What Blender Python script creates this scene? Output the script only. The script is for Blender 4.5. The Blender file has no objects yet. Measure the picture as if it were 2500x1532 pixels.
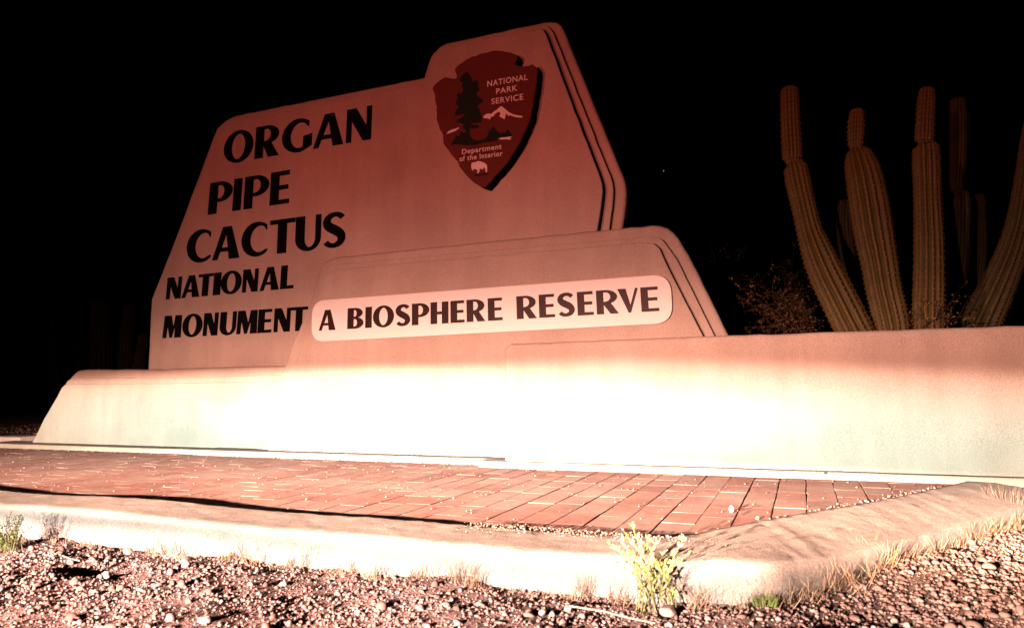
import bpy, bmesh, math, random
import numpy as np
from mathutils import Vector, Matrix

SC = bpy.context.scene
COL = SC.collection
rnd = random.Random(7)
rng = np.random.default_rng(11)

# ------------------------------------------------------------------ camera
EYE = np.array([0.0, 0.0, 0.45])
FOC, PCX, PCY = 1727.0, 1250.0, 766.0            # focal length in photo pixels, 2500 x 1532 photo
_nx = np.array([-4257.0, -224.0, FOC]); _nx /= np.linalg.norm(_nx)
_y = np.array([710.0, -169.0, FOC]); _y /= np.linalg.norm(_y)
_x = -_nx
_y = _y - _x * (_x @ _y); _y /= np.linalg.norm(_y)
_z = np.cross(_x, _y)
if _z[1] < 0: _z = -_z
CAM = np.array([_x, _y, _z])                     # camera (right, up, forward) -> world
cam_data = bpy.data.cameras.new('camera')
cam = bpy.data.objects.new('camera', cam_data); COL.objects.link(cam)
R_, U_, F_ = CAM[:, 0], CAM[:, 1], CAM[:, 2]
cam.matrix_world = Matrix(((R_[0], U_[0], -F_[0], EYE[0]), (R_[1], U_[1], -F_[1], EYE[1]),
                           (R_[2], U_[2], -F_[2], EYE[2]), (0, 0, 0, 1)))
cam_data.sensor_width = 36.0
cam_data.lens = FOC / 2500.0 * 36.0
cam_data.clip_start = 0.05
cam_data.clip_end = 3000.0
cam_data.dof.use_dof = True; cam_data.dof.focus_distance = 4.0; cam_data.dof.aperture_fstop = 5.6
SC.camera = cam

# ------------------------------------------------------------------ night sky
world = bpy.data.worlds.new('World'); SC.world = world; world.use_nodes = True
wn = world.node_tree
for n in list(wn.nodes): wn.nodes.remove(n)
sky = wn.nodes.new('ShaderNodeTexSky'); sky.sky_type = 'NISHITA'; sky.sun_disc = False
sky.sun_elevation = math.radians(-9); sky.sun_rotation = math.radians(200)
bg = wn.nodes.new('ShaderNodeBackground'); bg.inputs['Strength'].default_value = 0.003
wo = wn.nodes.new('ShaderNodeOutputWorld')
wn.links.new(sky.outputs[0], bg.inputs['Color']); wn.links.new(bg.outputs[0], wo.inputs['Surface'])
vs = SC.view_settings
vs.view_transform = 'Standard'; vs.look = 'None'; vs.exposure = 0.0; vs.gamma = 1.0
vs.use_curve_mapping = False
SC.cycles.diffuse_bounces = 0

# ------------------------------------------------------------------ dipped headlights of the parked car
HEAD_Y, HEAD_Z = -3.2, 0.70
HEAD_X = (-2.90, -1.50)      # car heading 4 degrees to the right of square on
POWER = 1000.0
def headlight(x, gain):
    L = bpy.data.lights.new('headlight', 'POINT'); L.energy = POWER * gain; L.shadow_soft_size = 0.035
    L.use_nodes = True
    nt = L.node_tree; nd = nt.nodes
    for n in list(nd): nd.remove(n)
    out = nd.new('ShaderNodeOutputLight'); em = nd.new('ShaderNodeEmission')
    nt.links.new(em.outputs[0], out.inputs[0])
    tc = nd.new('ShaderNodeTexCoord'); sp = nd.new('ShaderNodeSeparateXYZ')
    nt.links.new(tc.outputs['Normal'], sp.inputs[0])
    def m(op, a, b=None, c=None):
        n = nd.new('ShaderNodeMath'); n.operation = op
        for i, v in enumerate((a, b, c)):
            if v is None: continue
            if isinstance(v, (int, float)): n.inputs[i].default_value = v
            else: nt.links.new(v, n.inputs[i])
        return n.outputs[0]
    def step(v, a, b, ya, yb):
        n = nd.new('ShaderNodeMapRange'); n.interpolation_type = 'SMOOTHSTEP'
        nt.links.new(v, n.inputs[0])
        for i, q in zip((1, 2, 3, 4), (a, b, ya, yb)): n.inputs[i].default_value = q
        return n.outputs[0]
    el = m('MULTIPLY', m('ARCSINE', sp.outputs[2]), 57.2958)                 # degrees above the lamp axis
    az = m('SUBTRACT', m('MULTIPLY', m('ARCTAN2', sp.outputs[0], sp.outputs[1]), 57.2958), 4.0)  # degrees right of straight ahead
    def gauss(v, c, s):
        d = m('DIVIDE', m('SUBTRACT', v, c), s)
        return m('EXPONENT', m('MULTIPLY', m('MULTIPLY', d, d), -1.0))
    def mul(*a):
        o_ = a[0]
        for b_ in a[1:]: o_ = m('MULTIPLY', o_, b_)
        return o_
    dip = m('MULTIPLY', m('MAXIMUM', m('SUBTRACT', az, 1.0), 0.0), 0.05)      # the cut-off drops towards the verge side
    cut = step(m('ADD', el, dip), BEAM['cut_top'], BEAM['cut_low'], 0.0, 1.0)
    # far part of the beam: made-up tints, amber at the rim to white inside
    h = mul(cut, gauss(az, BEAM['far_az'], BEAM['far_w']), gauss(el, -3.2, 4.0), step(el, -5.6, -7.2, 1.0, 0.0))
    cr = nd.new('ShaderNodeValToRGB'); nt.links.new(h, cr.inputs[0])
    es = cr.color_ramp.elements
    while len(es) < len(BEAM_TINTS): es.new(0.5)
    for e_, (p_, c_) in zip(es, BEAM_TINTS): e_.position = p_; e_.color = (*c_, 1)
    # foreground part: what falls on the paving, the kerb and the gravel nearer the car
    fore = mul(gauss(az, BEAM['fore_az'], BEAM['fore_w']), step(el, -5.28, -5.50, 0.0, 1.0), step(el, -6.0, -7.4, 1.0, 0.80), step(el, -7.40, -7.62, 1.0, 0.0), BEAM['fore'])
    right = mul(gauss(az, 15.0, 15.0), step(el, -5.2, -6.4, 0.0, 1.0), step(el, -7.0, -8.6, 1.0, 0.12), BEAM['right'])
    fore = m('ADD', fore, right)
    kerbz = mul(gauss(az, -3.0, 34.0), step(el, -7.40, -7.62, 0.0, 1.0), step(el, -9.0, -10.2, 1.0, 0.0), BEAM['kerb'])
    grav = mul(gauss(az, 2.0, 36.0), step(el, -8.0, -8.9, 0.0, 1.0), BEAM['gravel'])
    fall = m('EXPONENT', m('DIVIDE', m('MAXIMUM', el, 0.0), -BEAM['spill_fall']))
    spill = m('MULTIPLY', m('MULTIPLY', fall, gauss(az, BEAM['spill_az'], BEAM['spill_w'])), BEAM['spill'])
    spill = m('MULTIPLY', spill, step(m('ADD', el, dip), -3.4, -1.0, 0.0, 1.0))
    glow = m('MULTIPLY', m('MULTIPLY', gauss(el, -0.2, 2.3), gauss(az, 0.0, 24.0)), BEAM['glow'])
    def col(f, c):
        n = nd.new('ShaderNodeMix'); n.data_type = 'RGBA'
        n.inputs[0].default_value = 1.0
        n.blend_type = 'MULTIPLY'
        nt.links.new(f, n.inputs[6])
        if isinstance(c, tuple): n.inputs[7].default_value = (*c, 1)
        else: nt.links.new(c, n.inputs[7])
        return n.outputs[2]
    def vadd(a, b):
        n = nd.new('ShaderNodeVectorMath'); n.operation = 'ADD'
        nt.links.new(a, n.inputs[0]); nt.links.new(b, n.inputs[1]); return n.outputs[0]
    def vscale(c, f):
        n = nd.new('ShaderNodeVectorMath'); n.operation = 'SCALE'
        if isinstance(c, tuple): n.inputs[0].default_value = c
        else: nt.links.new(c, n.inputs[0])
        nt.links.new(f, n.inputs[3]); return n.outputs[0]
    mix = nd.new('ShaderNodeMix'); mix.data_type = 'RGBA'
    nt.links.new(step(el, 2.0, 12.0, 0.0, 1.0), mix.inputs[0])
    mix.inputs[6].default_value = (*BEAM['c_low'], 1); mix.inputs[7].default_value = (*BEAM['c_high'], 1)
    tot = vscale(cr.outputs[0], m('ADD', BEAM['far'], 0.0))
    for c_, f_ in ((BEAM['c_beam'], fore), (BEAM['c_kerb'], kerbz), (BEAM['c_gravel'], grav), (BEAM['c_glow'], glow)):
        tot = vadd(tot, vscale(c_, f_))
    tot = vadd(tot, vscale(mix.outputs[2], spill))
    nt.links.new(tot, em.inputs['Color']); em.inputs['Strength'].default_value = 1.0
    o = bpy.data.objects.new('headlight', L); COL.objects.link(o)
    o.location = (x, HEAD_Y, HEAD_Z)
    return o
BEAM_TINTS = [(0.0, (0, 0, 0)), (0.05, (0.50, 0.33, 0.25)), (0.13, (0.68, 0.53, 0.43)), (0.28, (0.54, 0.57, 0.50)),
          (0.44, (0.40, 0.56, 0.52)), (0.66, (0.41, 0.60, 0.58)), (0.88, (0.95, 0.98, 1.0))]
BEAM = dict(cut_top=-0.65, cut_low=-3.0, far_az=-3.0, far_w=20.0, far=5.0, fore=13.0, fore_az=1.5, fore_w=23.0, right=3.0, kerb=0.85, gravel=4.8,
            spill_fall=17.0, spill_az=1.0, spill_w=32.0, spill=1.17, glow=1.25,
            c_beam=(1.0, 0.73, 0.58), c_kerb=(0.55, 0.85, 0.85), c_gravel=(1.0, 0.72, 0.66), c_glow=(1.0, 0.55, 0.42),
            c_low=(1.0, 0.40, 0.32), c_high=(1.0, 0.185, 0.14))
for hx in HEAD_X: headlight(hx, 1.0)

# ------------------------------------------------------------------ helpers
def ray(px, py):
    return CAM @ np.array([(px - PCX) / FOC, -(py - PCY) / FOC, 1.0])
class Wall:
    """a nearly upright face: y = y0 + lean * z"""
    def __init__(s, y0, lean=0.0): s.y0, s.b = y0, lean
    def pt(s, px, py):
        d = ray(px, py); t = (s.y0 + s.b * EYE[2]) / (d[1] - s.b * d[2]); p = EYE + t * d
        return (p[0], p[2])
    def w(s, x, z, out=0.0): return Vector((x, s.y0 + s.b * z - out, z))
    def moved(s, dy): return Wall(s.y0 + dy, s.b)
def gnd(px, py, z=0.0):
    d = ray(px, py); t = (z - EYE[2]) / d[2]; p = EYE + t * d
    return Vector((p[0], p[1], z))

def tag(o, label=None, cat=None, group=None, kind=None):
    if label: o['label'] = label
    if cat: o['category'] = cat
    if group: o['group'] = group
    if kind: o['kind'] = kind
    return o
def link(name, me, mats=None, parent=None):
    o = bpy.data.objects.new(name, me); COL.objects.link(o)
    if mats is not None:
        for m in (mats if isinstance(mats, (list, tuple)) else [mats]): me.materials.append(m)
    if parent is not None: o.parent = parent
    return o
def empty(name, loc=(0, 0, 0)):
    o = bpy.data.objects.new(name, None); COL.objects.link(o); o.location = loc; o.empty_display_size = 0.1
    return o
def under(o, parent):
    """child keeps its world place under a thing whose base is an Empty"""
    o.parent = parent; o.matrix_parent_inverse = Matrix.Translation(parent.location).inverted()
    return o
def mesh_np(name, V, Fc, nside=3, smooth=False, matidx=None):
    me = bpy.data.meshes.new(name)
    V = np.asarray(V, dtype=np.float32); Fc = np.asarray(Fc, dtype=np.int32)
    me.vertices.add(len(V)); me.vertices.foreach_set('co', V.ravel())
    me.loops.add(Fc.size); me.loops.foreach_set('vertex_index', Fc.ravel())
    me.polygons.add(len(Fc))
    me.polygons.foreach_set('loop_start', np.arange(0, Fc.size, nside, dtype=np.int32))
    me.polygons.foreach_set('loop_total', np.full(len(Fc), nside, dtype=np.int32))
    me.polygons.foreach_set('use_smooth', np.full(len(Fc), bool(smooth)))
    if matidx is not None: me.polygons.foreach_set('material_index', np.asarray(matidx, dtype=np.int32))
    me.update(calc_edges=True); me.validate()
    return me
def color_attr(me, cols):
    a = me.color_attributes.new('tint', 'FLOAT_COLOR', 'POINT')
    a.data.foreach_set('color', np.asarray(cols, dtype=np.float32).ravel())

# ------------------------------------------------------------------ materials
def nmat(name):
    m = bpy.data.materials.new(name); m.use_nodes = True
    nt = m.node_tree; b = nt.nodes['Principled BSDF']
    return m, nt, b
def noise(nt, scale, detail=4, rough=0.6, vec=None):
    n = nt.nodes.new('ShaderNodeTexNoise'); n.inputs['Scale'].default_value = scale
    n.inputs['Detail'].default_value = detail; n.inputs['Roughness'].default_value = rough
    if vec is not None: nt.links.new(vec, n.inputs['Vector'])
    return n.outputs[0]
def ramp(nt, fac, stops):
    r = nt.nodes.new('ShaderNodeValToRGB'); nt.links.new(fac, r.inputs[0])
    e = r.color_ramp.elements
    while len(e) < len(stops): e.new(0.5)
    for k, (p, c) in enumerate(stops):
        e[k].position = p; e[k].color = (*c, 1) if len(c) == 3 else c
    return r.outputs[0]
def geo(nt): return nt.nodes.new('ShaderNodeNewGeometry').outputs['Position']
def bump(nt, b, h, strength=0.5, dist=0.002, prev=None):
    n = nt.nodes.new('ShaderNodeBump'); n.inputs['Strength'].default_value = strength
    n.inputs['Distance'].default_value = dist
    nt.links.new(h, n.inputs['Height'])
    if prev is not None: nt.links.new(prev, n.inputs['Normal'])
    nt.links.new(n.outputs[0], b.inputs['Normal']); return n.outputs[0]
def mixc(nt, fac, a, b2, blend='MIX'):
    n = nt.nodes.new('ShaderNodeMix'); n.data_type = 'RGBA'; n.blend_type = blend
    for k, v in ((0, fac), (6, a), (7, b2)):
        if isinstance(v, (int, float)): n.inputs[k].default_value = v
        elif isinstance(v, tuple): n.inputs[k].default_value = (*v, 1)
        else: nt.links.new(v, n.inputs[k])
    return n.outputs[2]

def stucco(name, base):
    m, nt, b = nmat(name); P = geo(nt)
    lo = tuple(c * 0.86 for c in base); hi = tuple(min(1, c * 1.08) for c in base)
    c1 = ramp(nt, noise(nt, 1.7, 5, 0.6, P), [(0.3, lo), (0.7, hi)])
    speck = ramp(nt, noise(nt, 230, 3, 0.75, P), [(0.34, (0.66, 0.63, 0.60)), (0.5, (0.98, 0.98, 0.98)), (0.66, (1.18, 1.16, 1.14))])
    c2 = mixc(nt, 0.8, c1, speck, 'MULTIPLY')
    sep = nt.nodes.new('ShaderNodeSeparateXYZ'); nt.links.new(P, sep.inputs[0])
    mp = nt.nodes.new('ShaderNodeMapping'); mp.inputs['Scale'].default_value = (7, 7, 0.9); nt.links.new(P, mp.inputs[0])
    streak = ramp(nt, noise(nt, 1.0, 5, 0.65, mp.outputs[0]), [(0.40, (0.90, 0.87, 0.85)), (0.6, (1, 1, 1))])
    c3 = mixc(nt, 0.7, c2, streak, 'MULTIPLY')
    # splash dirt along the foot
    mr = nt.nodes.new('ShaderNodeMapRange'); nt.links.new(sep.outputs[2], mr.inputs[0])
    for i, q in zip((1, 2, 3, 4), (0.03, 0.16, 1.0, 0.0)): mr.inputs[i].default_value = q
    ds = nt.nodes.new('ShaderNodeMath'); ds.operation = 'MULTIPLY'; nt.links.new(mr.outputs[0], ds.inputs[0])
    nt.links.new(ramp(nt, noise(nt, 9, 5, 0.7, P), [(0.42, (0, 0, 0)), (0.68, (1, 1, 1))]), ds.inputs[1])
    c4 = mixc(nt, ds.outputs[0], c3, tuple(c * 0.80 for c in base))
    nt.links.new(c4, b.inputs['Base Color']); b.inputs['Roughness'].default_value = 0.95
    b.inputs['Specular IOR Level'].default_value = 0.15
    n1 = bump(nt, b, noise(nt, 170, 5, 0.78, P), 0.9, 0.006)
    bump(nt, b, noise(nt, 11, 4, 0.6, P), 0.35, 0.012, n1)
    return m
M = {}
M['stucco'] = stucco('tan_stucco', (0.60, 0.50, 0.42))
M['footing'] = stucco('footing_concrete', (0.56, 0.42, 0.34))

def plain(name, col, rough=0.6, spec=0.3, var=0.12, sc=40, bmp=0.2):
    m, nt, b = nmat(name); P = geo(nt)
    c = ramp(nt, noise(nt, sc, 4, 0.6, P), [(0.3, tuple(x * (1 - var) for x in col)), (0.7, tuple(min(1, x * (1 + var)) for x in col))])
    nt.links.new(c, b.inputs['Base Color']); b.inputs['Roughness'].default_value = rough
    b.inputs['Specular IOR Level'].default_value = spec
    if bmp: bump(nt, b, noise(nt, sc * 4, 4, 0.6, P), bmp, 0.002)
    return m
M['letter'] = plain('black_letter_and_shade_paint', (0.004, 0.0035, 0.004), 0.8, 0.04)
M['letter_gloss'] = plain('brown_black_letter', (0.024, 0.007, 0.005), 0.5, 0.25, 0.3, 14)
M['plaque'] = plain('cream_plaque_enamel', (0.90, 0.88, 0.82), 0.5, 0.3, 0.03)
M['emblem'] = plain('dark_brown_emblem', (0.125, 0.030, 0.022), 0.7, 0.2)
M['dark_green'] = plain('dark_green_paint', (0.007, 0.012, 0.007), 0.7, 0.2)
M['white_paint'] = plain('white_paint', (0.88, 0.90, 0.88), 0.6, 0.2, 0.05)

def brick_mat(name, base):
    m, nt, b = nmat(name); P = geo(nt)
    oi = nt.nodes.new('ShaderNodeObjectInfo')
    c1 = ramp(nt, noise(nt, 26, 5, 0.7, P), [(0.3, tuple(c * 0.74 for c in base)), (0.7, tuple(c * 1.18 for c in base))])
    sp = ramp(nt, noise(nt, 420, 3, 0.7, P), [(0.34, (0.55, 0.5, 0.5)), (0.5, (1, 1, 1)), (0.68, (1.35, 1.3, 1.3))])
    c2 = mixc(nt, 0.75, c1, sp, 'MULTIPLY')
    dust = ramp(nt, noise(nt, 2.3, 6, 0.65, P), [(0.44, (0, 0, 0)), (0.66, (1, 1, 1))])
    c3 = mixc(nt, dust, c2, mixc(nt, 0.7, c2, (0.62, 0.40, 0.33)))
    nt.links.new(c3, b.inputs['Base Color']); b.inputs['Roughness'].default_value = 0.9
    b.inputs['Specular IOR Level'].default_value = 0.2
    n1 = bump(nt, b, noise(nt, 300, 5, 0.75, P), 0.35, 0.0012)
    bump(nt, b, noise(nt, 35, 4, 0.6, P), 0.22, 0.003, n1)
    return m
BRICKS = [brick_mat('brick_clay', c) for c in ((0.52, 0.245, 0.200), (0.49, 0.215, 0.175), (0.55, 0.270, 0.220),
                                               (0.41, 0.205, 0.165), (0.50, 0.285, 0.240))]
M['joint_sand'] = plain('joint_sand', (0.20, 0.12, 0.085), 0.95, 0.1, 0.35, 60, 0.6)
def kerb_mat():
    m, nt, b = nmat('kerb_concrete'); P = geo(nt)
    c1 = ramp(nt, noise(nt, 5, 6, 0.65, P), [(0.25, (0.50, 0.36, 0.31)), (0.55, (0.63, 0.46, 0.40)), (0.8, (0.76, 0.62, 0.55))])
    sp = ramp(nt, noise(nt, 210, 4, 0.75, P), [(0.35, (0.5, 0.42, 0.38)), (0.5, (1, 1, 1)), (0.7, (1.2, 1.2, 1.15))])
    c2 = mixc(nt, 0.8, c1, sp, 'MULTIPLY')
    nt.links.new(c2, b.inputs['Base Color']); b.inputs['Roughness'].default_value = 0.95
    b.inputs['Specular IOR Level'].default_value = 0.15
    n1 = bump(nt, b, noise(nt, 120, 6, 0.8, P), 0.8, 0.006)
    bump(nt, b, noise(nt, 17, 5, 0.65, P), 0.5, 0.009, n1)
    return m
M['kerb'] = kerb_mat()
def tinted(name, rough=0.85, spec=0.2, sc=150, bs=0.4, trans=0.0):
    m, nt, b = nmat(name); P = geo(nt)
    a = nt.nodes.new('ShaderNodeAttribute'); a.attribute_name = 'tint'
    sp = ramp(nt, noise(nt, sc, 4, 0.65, P), [(0.3, (0.72, 0.70, 0.68)), (0.55, (1, 1, 1)), (0.75, (1.18, 1.16, 1.14))])
    nt.links.new(mixc(nt, 0.8, a.outputs[0], sp, 'MULTIPLY'), b.inputs['Base Color'])
    b.inputs['Roughness'].default_value = rough; b.inputs['Specular IOR Level'].default_value = spec
    if trans:
        b.inputs['Subsurface Weight'].default_value = 0.0
    if bs: bump(nt, b, noise(nt, sc * 1.5, 4, 0.7, P), bs, 0.002)
    return m
M['stone'] = tinted('gravel_stone', 0.8, 0.25, 130, 0.45)
M['leaf'] = tinted('leaf_green', 0.6, 0.3, 200, 0)
M['straw'] = tinted('dry_straw', 0.8, 0.2, 200, 0)
def soil():
    m, nt, b = nmat('gravel_soil'); P = geo(nt)
    c1 = ramp(nt, noise(nt, 60, 6, 0.75, P), [(0.3, (0.30, 0.15, 0.12)), (0.55, (0.46, 0.26, 0.21)), (0.75, (0.58, 0.38, 0.31))])
    nt.links.new(c1, b.inputs['Base Color']); b.inputs['Roughness'].default_value = 0.95
    b.inputs['Specular IOR Level'].default_value = 0.1
    v = nt.nodes.new('ShaderNodeTexVoronoi'); v.inputs['Scale'].default_value = 130; nt.links.new(P, v.inputs['Vector'])
    n1 = bump(nt, b, v.outputs['Distance'], 0.8, 0.006)
    bump(nt, b, noise(nt, 200, 5, 0.8, P), 0.8, 0.006, n1)
    return m
M['soil'] = soil()

# ------------------------------------------------------------------ ground
def hfun(x, y):
    """gentle lumps of the gravel bed"""
    x = np.asarray(x, float); y = np.asarray(y, float)
    h = (0.010 * np.sin(x * 3.1 + 1.3) * np.cos(y * 4.3 + 0.4) + 0.007 * np.sin(x * 8.3 + y * 5.1)
         + 0.005 * np.sin(x * 15.7 - y * 12.9 + 2.0) + 0.003 * np.sin(x * 31 + 1) * np.sin(y * 37))
    # a bank heaped against the right kerb, and a scooped hollow left of centre
    h = h + 0.02 * np.exp(-((x - 0.5) ** 2 + (y - 2.4) ** 2) / 0.5)
    h = h - 0.022 * np.exp(-(((x + 2.0) / 0.14) ** 2 + ((y - 1.56) / 0.05) ** 2))
    return -0.092 + h
def ground_sheet():
    xs = np.unique(np.concatenate([np.linspace(-900, -12, 30), np.linspace(-12, -4, 60), np.linspace(-4, 2.4, 321),
                                   np.linspace(2.4, 8, 30), np.linspace(8, 900, 30)]))
    ys = np.unique(np.concatenate([np.linspace(-900, -8, 20), np.linspace(-8, 0.3, 30), np.linspace(0.3, 3.8, 176),
                                   np.linspace(3.8, 12, 60), np.linspace(12, 900, 40)]))
    X, Y = np.meshgrid(xs, ys); n = len(xs)
    Z = hfun(X, Y); far = np.clip((np.hypot(X, Y) - 14) / 30, 0, 1)
    Z = Z * (1 - far) - 0.09 * far
    V = np.stack([X.ravel(), Y.ravel(), Z.ravel()], 1)
    i, j = np.meshgrid(np.arange(len(ys) - 1), np.arange(n - 1), indexing='ij')
    a = (i * n + j).ravel(); Fq = np.stack([a, a + 1, a + n + 1, a + n], 1)
    o = link('ground', mesh_np('ground', V, Fq, 4, True), M['soil']); tag(o, kind='structure')
ground_sheet()

# ------------------------------------------------------------------ layered, bevel-edged walls
def densify(poly, step=0.06, jit=0.0012):
    out = []
    n = len(poly)
    for i in range(n):
        a = np.array(poly[i]); b = np.array(poly[(i + 1) % n]); L = np.linalg.norm(b - a)
        k = max(1, int(L / step))
        for s in range(k):
            p = a + (b - a) * s / k
            out.append(p + rng.normal(0, jit, 2))
    return out
def area(poly):
    return 0.5 * sum(poly[i][0] * poly[(i + 1) % len(poly)][1] - poly[(i + 1) % len(poly)][0] * poly[i][1] for i in range(len(poly)))
def inset(poly, d):
    n = len(poly); out = []
    for i in range(n):
        p0, p1, p2 = (np.array(poly[(i + k) % n]) for k in (-1, 0, 1))
        e1 = p1 - p0; e2 = p2 - p1
        e1 = e1 / (np.linalg.norm(e1) + 1e-9); e2 = e2 / (np.linalg.norm(e2) + 1e-9)
        n1 = np.array([-e1[1], e1[0]]); n2 = np.array([-e2[1], e2[0]])
        nn = n1 + n2; nn = nn / (np.linalg.norm(nn) + 1e-9)
        c = max(0.55, nn @ n1)
        out.append(p1 + nn * d / c)
    return out
def round_poly(poly, rad, seg=5):
    n = len(poly); out = []
    for i in range(n):
        p0, p1, p2 = (np.array(poly[(i + k) % n], float) for k in (-1, 0, 1))
        a = p0 - p1; b = p2 - p1; la = np.linalg.norm(a); lb = np.linalg.norm(b)
        r = min(rad, la * 0.45, lb * 0.45)
        A = p1 + a / la * r; B = p1 + b / lb * r
        for s in range(seg + 1):
            t = s / seg; out.append((1 - t) ** 2 * A + 2 * t * (1 - t) * p1 + t * t * B)
    return out
def slab_mesh(name, wall, poly, depth, bev, back_bev=0.0, step=0.06, jit=0.0012):
    """poly in (x, z) on the wall's face; front edge rounded, body carried back by depth"""
    if area(poly) < 0: poly = poly[::-1]
    P = densify(poly, step, jit)
    rings = []
    segs = 4 if bev > 0.004 else 1
    for k in range(segs + 1):
        a = math.pi / 2 * k / segs
        rings.append((inset(P, bev * (1 - math.sin(a))), -bev * (1 - math.cos(a))))   # k=0 front plane, inset
    rings.append((P, -depth + back_bev))
    if back_bev: rings.append((inset(P, back_bev), -depth))
    bm = bmesh.new(); R = []
    for pts, off in rings:
        R.append([bm.verts.new(wall.w(p[0], p[1], off)) for p in pts])
    n = len(P)
    bm.faces.new(R[0])
    for a, b in zip(R[:-1], R[1:]):
        for i in range(n):
            f = bm.faces.new((a[i], b[i], b[(i + 1) % n], a[(i + 1) % n]))
    bm.faces.new(R[-1][::-1])
    bmesh.ops.recalc_face_normals(bm, faces=bm.faces)
    me = bpy.data.meshes.new(name); bm.to_mesh(me); bm.free()
    me.polygons.foreach_set('use_smooth', [len(p.vertices) == 4 and bev > 0.004 for p in me.polygons])
    me.set_sharp_from_angle(angle=math.radians(40))
    me.update()
    return me
def P2(wall, pts): return [np.array(wall.pt(*p)) for p in pts]

# faces of the four concrete masses
LEFTW = Wall(3.99, 0.02)
MIDW = Wall(3.90, 0.05)
RIGHTW = Wall(3.75, 0.02)
SLABW = Wall(4.20, 0.03)

# --- main sign slab -----------------------------------------------------
monument = empty('monument_sign', (-2.9, 4.4, 0.0))
tag(monument, 'tall tan stucco sign slab with black park name lettering and arrowhead emblem', 'sign')
body_px = [(368, 735), (369, 728), (372, 720), (420, 600), (515, 345), (525.5, 319), (530, 311), (537, 304), (545, 297), (556, 289), (574, 281),
           (800, 235.5), (1034, 188), (1036, 180), (1047, 145), (1052, 135), (1058, 126.5), (1073, 112.5), (1087, 105),
           (1329, 52), (1341, 50.5), (1357, 52.4), (1365, 57), (1369, 61), (1378.5, 77), (1391, 111), (1455, 268),
           (1521.7, 431.6), (1527, 450), (1528.6, 466), (1527, 497), (1519, 556)]
SB = SLABW.moved(0.11)
bp = P2(SB, body_px); bp.append(np.array([bp[-1][0] - 0.06, 0.25])); bp.append(np.array([bp[0][0] + 0.02, 0.25]))
under(link('body', slab_mesh('slab_body', SB, bp, 0.28, 0.024, 0.03), M['stucco']), monument)
# second step: follows the outline, set in on the top and on the right
def top_line(k, sx):       # photo points of the left and top edges set in by k (0..1)
    return [(370 + 3 * k, 733), (374 + 3 * k, 722), (422 + 3 * k, 600), (527 + 3 * k, 330 + 4 * k), (536 + 3 * k, 317 + 6 * k), (549 + 2 * k, 304 + 7 * k), (560 + 2 * k, 296 + 8 * k),
            (577, 290 + 6 * k), (800, 244.5 + 6 * k), (1040, 196 + 6 * k), (1044 + 2 * k, 180), (1053 + 2 * k, 147), (1063 + k, 132 + 3 * k), (1076 + k, 120 + 4 * k), (1090, 113 + 5 * k)]
s2_px = top_line(0, 0) + [(1326, 61), (1336, 63), (1343, 69), (1352, 81), (1361, 106), (1416, 245), (1490.6, 431.6), (1497, 450), (1497, 466), (1495, 500), (1487.5, 558)]
s1_px = top_line(1, 0) + [(1316, 67.5), (1325, 71), (1334, 86), (1346.5, 121), (1402.5, 269), (1464, 430), (1470.5, 450), (1471.5, 466), (1468, 500), (1458, 562)]
SW2 = SLABW.moved(0.068)
q = P2(SW2, s2_px); q.append(np.array([q[-1][0] - 0.04, 0.27])); q.append(np.array([q[0][0] + 0.03, 0.27]))
under(link('outer_step', slab_mesh('slab_step', SW2, q, 0.0415, 0.006), M['stucco']), monument)
q = P2(SLABW, s1_px); q.append(np.array([q[-1][0] - 0.04, 0.29])); q.append(np.array([q[0][0] + 0.04, 0.29]))
under(link('front_face', slab_mesh('slab_face', SLABW, q, 0.0675, 0.008), M['stucco']), monument)

# --- lower block with the plaque -----------------------------------------
lower = empty('lower_sign_block', (-1.9, 4.0, 0.0))
tag(lower, 'trapezoid tan stucco block with stepped rim carrying the cream plaque', 'sign')
MB = MIDW.moved(0.066)
mb_px = [(692, 896), (725.8, 808), (752, 747), (781, 653.6), (786, 645), (793, 638), (804.6, 631.6), (819, 627), (1000, 608), (1300, 577.5),
         (1565.7, 551), (1590, 549), (1609, 550), (1629, 555), (1644, 566.5), (1655.6, 580), (1682, 623), (1730, 719), (1778.7, 818)]
q = P2(MB, mb_px)
q.append(np.array([q[-1][0] + 0.30, 0.0])); MBX = q[0][0] - 0.22; q.append(np.array([MBX, 0.0]))
under(link('body', slab_mesh('block_body', MB, q, 0.26, 0.022, 0.02), M['stucco']), lower)
MB2 = MIDW.moved(0.038)
m2_px = [(706, 896), (738, 810), (765, 748), (786, 672), (792, 660), (801, 651), (812, 647), (826, 644.5), (1000, 628.5), (1300, 602), (1582, 577.5), (1598, 578.5), (1609, 581.5),
         (1617, 586), (1622, 591.5), (1652, 633), (1702, 733), (1744, 818)]
q = P2(MB2, m2_px); q.append(np.array([q[-1][0] + 0.28, 0.005])); q.append(np.array([q[0][0] - 0.20, 0.005]))
under(link('outer_step', slab_mesh('block_step', MB2, q, 0.0275, 0.005), M['stucco']), lower)
m1_px = [(715, 896), (746, 812), (771, 750), (790, 684), (795, 673), (803, 664), (815, 659.5), (830, 657), (1000, 641), (1233, 620.5), (1565, 592), (1582, 591), (1595, 594), (1603, 600),
         (1609, 607), (1645, 680), (1716, 819.5)]
q = P2(MIDW, m1_px); q.append(np.array([q[-1][0] + 0.26, 0.01])); q.append(np.array([q[0][0] - 0.18, 0.01]))
under(link('front_face', slab_mesh('block_face', MIDW, q, 0.0375, 0.007), M['stucco']), lower)

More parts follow.
